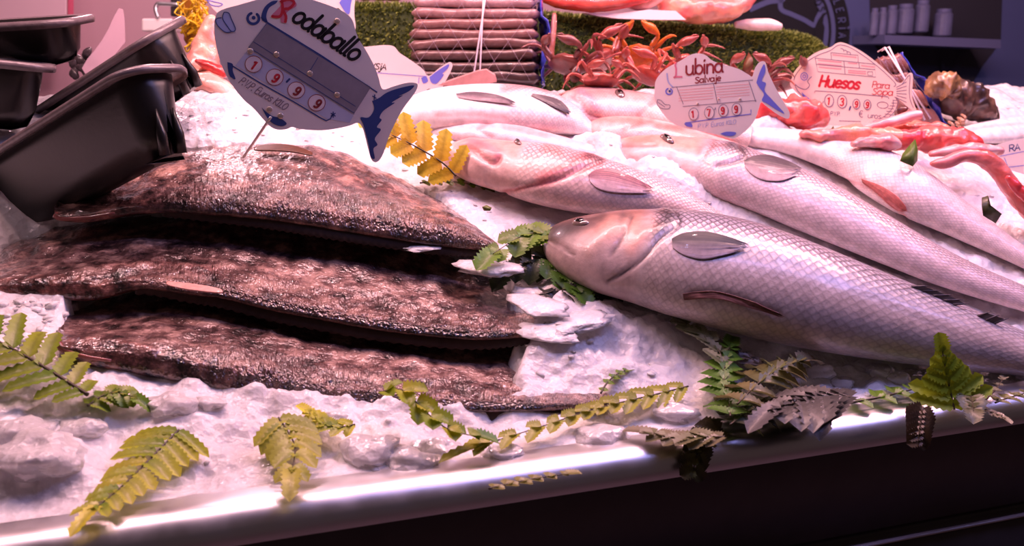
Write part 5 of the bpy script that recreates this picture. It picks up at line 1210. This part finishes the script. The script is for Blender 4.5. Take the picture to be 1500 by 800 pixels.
# ------------------------------------------------------------------ crushed ice bed
BUMPS = [  # x, y, radius m, height m
 (955, 292, .05, .035), (1010, 300, .05, .03), (900, 312, .04, .012), (1085, 300, .05, .03), (1150, 318, .05, .03), (1040, 268, .035, .02),
 (880, 232, .035, .03), (925, 246, .04, .03), (840, 205, .03, .012), (1000, 232, .03, .016),
 (1100, 205, .05, .03), (1140, 210, .04, .022), (1330, 310, .03, .01), (1420, 330, .04, .012), (640, 205, .05, .012), (10, 320, .08, -.06), (60, 270, .06, -.04),
 (300, 180, .12, .03), (420, 190, .1, .02), (800, 486, .05, .012), (850, 470, .05, .012), (900, 500, .05, .010), (60, 650, .06, .012), (1000, 480, .03, .006)]
BP = [(uv_of(hit(x, y)), r, h) for (x, y, r, h) in BUMPS]
def ice_z(u, v):
    z = sbase(v)
    for (c, r, h) in BP:
        q = ((u - c[0]) ** 2 + (v - c[1]) ** 2) / (r * r)
        if q < 6: z += h * math.exp(-q)
    e = smooth((v - .05) / .05)
    p = V((u, v, 0))
    fg = smooth((.30 - v) / .15)
    z += e * ((.006 + .006 * fg) * noise.noise(p * 14) + (.0045 + .004 * fg) * noise.noise(p * 31 + V((3, 1, 7))))
    d, _ = noise.voronoi(p * 46)
    z += e * .0055 * (min(.5, d[1] - d[0]) * 1.6 - .3) * (1.2 if v < .35 else .8)
    z += e * .0022 * noise.noise(p * 95)
    return z
us = [-.62 + i * .0052 for i in range(470)]
vv = []; v = .052
while v < .80: vv.append(v); v += .0036 if v < .35 else .0052
gv = []; nu, nv = len(us), len(vv)
FORCE = {id(T['bvh']) for T in (T1, T2, T3)}
for j, v in enumerate(vv):
    for i, u in enumerate(us):
        z = ice_z(u, v)
        p = pt_uv(u, v, z)
        for b in CARVE:
            h = b.ray_cast(V((p.x, p.y, .7)), V((0, 0, 1)))
            if h[0] is not None and id(b) in FORCE:
                p.z = min(p.z, h[0].z + .12 * smooth((proj(p)[0] - 720 + 25 * noise.noise(p * 40)) / 110))
            elif h[0] is not None:
                t = b.ray_cast(V((p.x, p.y, 1.9)), V((0, 0, -1)))
                top = t[0].z if t[0] else h[0].z
                if z < top + .004:
                    p.z = min(p.z, h[0].z + .25 * (min(top, z) - h[0].z) if p.z > h[0].z else p.z)
                    p.z = min(p.z, h[0].z + .006)
        gv.append(p)
ice = mesh('crushed_ice', gv, grid(nv, nu), M['ice'])
tag(ice, 'bed of crushed ice sloping up from the steel counter edge', 'ice', None, 'stuff')
ICEB = BVHTree.FromPolygons(gv, grid(nv, nu))
def drop(p):
    h = ICEB.ray_cast(V((p.x, p.y, 2.2)), V((0, 0, -1))); return h[0] if h[0] else p
# loose ice flakes
mb = MB()
ICO = [V(q).normalized() for q in [(0, 1, 1.6), (0, -1, 1.6), (0, 1, -1.6), (0, -1, -1.6), (1, 1.6, 0), (-1, 1.6, 0), (1, -1.6, 0), (-1, -1.6, 0), (1.6, 0, 1), (-1.6, 0, 1), (1.6, 0, -1), (-1.6, 0, -1)]]
IF = [(0, 1, 8), (0, 8, 4), (0, 4, 5), (0, 5, 9), (0, 9, 1), (1, 6, 8), (8, 6, 10), (8, 10, 4), (4, 10, 2), (4, 2, 5), (5, 2, 11), (5, 11, 9), (9, 11, 7), (9, 7, 1), (1, 7, 6), (3, 6, 7), (3, 7, 11), (3, 11, 2), (3, 2, 10), (3, 10, 6)]
def chip(mb, p, s, flat=.5):
    a = rnd.uniform(0, 6.28); R = Matrix.Rotation(a, 3, 'Z') @ Matrix.Rotation(rnd.uniform(-.5, .5), 3, 'X')
    k = [rnd.uniform(.65, 1.25) for _ in ICO]; sx = rnd.uniform(.7, 1.5)
    mb.add([p + R @ V((q.x * k[i] * s * sx, q.y * k[i] * s, q.z * k[i] * s * flat)) for i, q in enumerate(ICO)], IF)
def scatter(x0, x1, y0, y1, n, s0, s1, flat=.45):
    for _ in range(n):
        x, y = rnd.uniform(x0, x1), rnd.uniform(y0, y1)
        p = drop(hit(x, y)); s = rnd.uniform(s0, s1)
        if uv_of(p)[1] < .055: continue
        if any(b.ray_cast(V((p.x, p.y, p.z - .01)), V((0, 0, 1)))[0] is not None for b in CARVE): continue
        chip(mb, p - V((0, 0, s * .12)), s, flat)
scatter(0, 900, 590, 760, 18, .003, .006, .6)
scatter(760, 1250, 400, 600, 60, .003, .006, .4)
scatter(560, 1500, 150, 420, 260, .002, .005, .4)
scatter(1050, 1500, 480, 620, 260, .003, .007, .6)
scatter(0, 120, 430, 520, 60, .004, .008)
scatter(200, 520, 120, 230, 100, .002, .005, .3)
ch = mb.out('ice_chips', M['ice'], None, True); tag(ch, 'loose chips of ice scattered over the crushed ice bed', 'ice', None, 'stuff')

def lump(x, y, s, flat):
    p = drop(hit(x, y)); vs = []; n, K = 14, 20; o_ = p + V((0, 0, s * flat * .02)); sd = V((x, y, 3)) * .37
    for i in range(n + 1):
        f = pi * i / n
        for k in range(K):
            q = 2 * pi * k / K; d = V((sin(f) * cos(q), sin(f) * sin(q), cos(f))); w = 1 + .45 * noise.noise(d * 1.3 + sd) + .18 * noise.noise(d * 3.1 + sd)
            vs.append(o_ + V((d.x * s * 1.25 * w, d.y * s * w, d.z * s * flat * w)))
    o = mesh('ice_lump', vs, grid(n + 1, K, True), M['lump']); tag(o, 'lump of clear ice among the crushed ice along the counter front', 'ice lump', 'clear ice lumps along the counter front')
for q in [(62, 694, .030, .6), (30, 655, .024, .5), (120, 640, .016, .6), (250, 606, .018, .6), (306, 596, .012, .6), (448, 618, .011, .6), (492, 612, .010, .6), (545, 668, .022, .7), (600, 676, .020, .6), (640, 660, .018, .6), (735, 668, .015, .7), (880, 640, .020, .5), (990, 610, .018, .5), (1205, 540, .014, .7), (1232, 552, .012, .7), (1290, 545, .014, .7), (1316, 556, .011, .7)]: lump(*q)

def flake(x, y, d, s, ang, label, flat=.22):
    o_ = at(x, y, d); N = V((0, -.3, 1)).normalized(); A = Matrix.Rotation(math.radians(ang), 3, 'Z') @ V((1, 0, -.16)); A = (A - N * A.dot(N)).normalized(); B = N.cross(A); vs = []; n, K = 12, 22; sd = V((x, y, 1)) * .53
    for i in range(n + 1):
        f = pi * i / n
        for k in range(K):
            q = 2 * pi * k / K; e = V((sin(f) * cos(q), sin(f) * sin(q), cos(f))); w = 1 + .5 * noise.noise(e * 1.6 + sd) + .25 * noise.noise(e * 4 + sd)
            vs.append(o_ + (A * (e.x * 1.9 * w) + B * (e.y * w) + N * (e.z * flat)) * s)
    tag(mesh('ice_flake', vs, grid(n + 1, K, True), M['ice']), label, 'ice flake')
flake(612, 362, 1.135, .011, 0, 'small ice flake lying on the back of the middle turbot')
flake(716, 392, 1.115, .020, -8, 'large flat ice flake lying at the tail of the middle turbot')
flake(790, 448, 1.07, .018, -25, 'ice flake resting against the tail end of the middle turbot')
flake(806, 486, 1.045, .018, -10, 'broad ice flake between the tails of the middle and lowest turbots')
flake(846, 470, 1.06, .020, 20, 'ice flake right of the middle turbot tail')

# ------------------------------------------------------------------ counter
def sweep(name, prof, m, u0, u1, n=2, parent=None):
    vs = []
    for i in range(n):
        u = u0 + (u1 - u0) * i / (n - 1)
        for (v, z) in prof: vs.append(pt_uv(u, v, z))
    o = mesh(name, vs, grid(n, len(prof)), m, parent); return o
cr = thing('display_counter', 'black-fronted fish counter with a rounded steel front edge', 'counter', pt_uv(.5, 0, .0))
lipp = [(.09, TOPZ + .014), (.06, TOPZ + .019)]
for i in range(0, 15):
    a = (.02 + i / 14 * .56) * pi; lipp.append((.036 - .030 * sin(a) ** .8, TOPZ - .002 + .023 * cos(a)))
sweep('steel_edge', lipp, M['steel'], -1.2, 2.4, 30, cr)
sweep('front_panel', [(.008, TOPZ - .002), (.004, TOPZ - .100), (.012, TOPZ - .104), (.012, TOPZ - .112), (.0, TOPZ - .114), (.0, TOPZ - .9), (.05, TOPZ - .9)], M['front'], -1.2, 2.4, 2, cr)
sweep('trim_strip', [(.001, TOPZ - .112), (-.003, TOPZ - .1125), (-.004, TOPZ - .114), (.0, TOPZ - .1155)], M['front2'], -1.2, 2.4, 2, cr)
sweep('counter_deck', [(.05, TOPZ - .004), (1.1, TOPZ + .2), (1.1, TOPZ - .9)], M['steel'], -1.2, 2.4, 2, cr)

# ------------------------------------------------------------------ room
quad('floor', V((-5, -2, 0)), V((6, -2, 0)), V((6, 6, 0)), V((-5, 6, 0)), M['floor'])

# ------------------------------------------------------------------ lights and camera
def area(name, loc, target, sx, sy, power, color):
    l = bpy.data.lights.new(name, 'AREA'); l.shape = 'RECTANGLE'; l.size = sx; l.size_y = sy; l.energy = power; l.color = color
    o = bpy.data.objects.new(name, l); COL.objects.link(o); o.location = loc
    d = (V(target) - V(loc)).normalized()
    xax = V((EU.x, EU.y, 0)); z = -d; x = (xax - z * xax.dot(z)).normalized(); y = z.cross(x)
    o.matrix_world = Matrix((x.to_4d(), y.to_4d(), z.to_4d(), V((0, 0, 0, 1)))).transposed()
    o.matrix_world = Matrix.Translation(loc) @ Matrix((x, y, z)).transposed().to_4x4()
    return o
area('pink_tube_lamp', (.2, 1.42, 2.05), (.25, 1.35, 1.1), 2.0, .10, 26, (1, .50, .52))
area('violet_tube_lamp', (.78, .98, 1.95), (.6, 1.15, 1.0), 1.3, .06, 5.5, (.42, .38, 1))
def added_light(loc, power, color, r=.02):  # unseen point lights, added for their effect
    l = bpy.data.lights.new('added_light', 'POINT'); l.energy = power; l.color = color; l.shadow_soft_size = r
    o = bpy.data.objects.new('added_point_light', l); COL.objects.link(o); o.location = loc
for i in range(8): added_light((-.9 + .3 * i, 1.18 + .05 * (i % 2) + (-.9 + .3 * i) * .3, 2.0), 5.0, (1, .60, .60), .012)  # added pink row for sparkle on wet skin, like an LED strip
for i in range(7): added_light((-.8 + .33 * i, .92 + (-.8 + .33 * i) * .3, 2.0), (.5 if i < 4 else 1.6), (.5, .5, 1), .01)  # added violet row for bluish glints, weaker on the left
added_light((1.1, 1.75, 1.95), 10, (1, .46, .48), .05)  # added red accent to brighten the right rear
added_light((-.7, 2.1, 1.9), 14, (1, .62, .7), .05)  # added to brighten the pink wall at left
w = bpy.data.worlds.new('World'); SC.world = w; w.use_nodes = True
w.node_tree.nodes['Background'].inputs[0].default_value = (.72, .44, .45, 1); w.node_tree.nodes['Background'].inputs[1].default_value = .06
cam = bpy.data.cameras.new('Camera'); co = bpy.data.objects.new('Camera', cam); COL.objects.link(co)
co.location = CAM; co.rotation_euler = (pi / 2 - PITCH, 0, 0)
cam.sensor_width = 36; cam.lens = 36 * F / 1500; cam.clip_start = .02
cam.dof.use_dof = True; cam.dof.focus_distance = 1.12; cam.dof.aperture_fstop = 7.0
SC.camera = co
SC.view_settings.view_transform = 'Standard'; SC.view_settings.look = 'None'; SC.view_settings.exposure = .12; SC.view_settings.gamma = 1
SC.view_settings.use_curve_mapping = False
try:
    SC.cycles.use_denoising = True
except Exception: pass
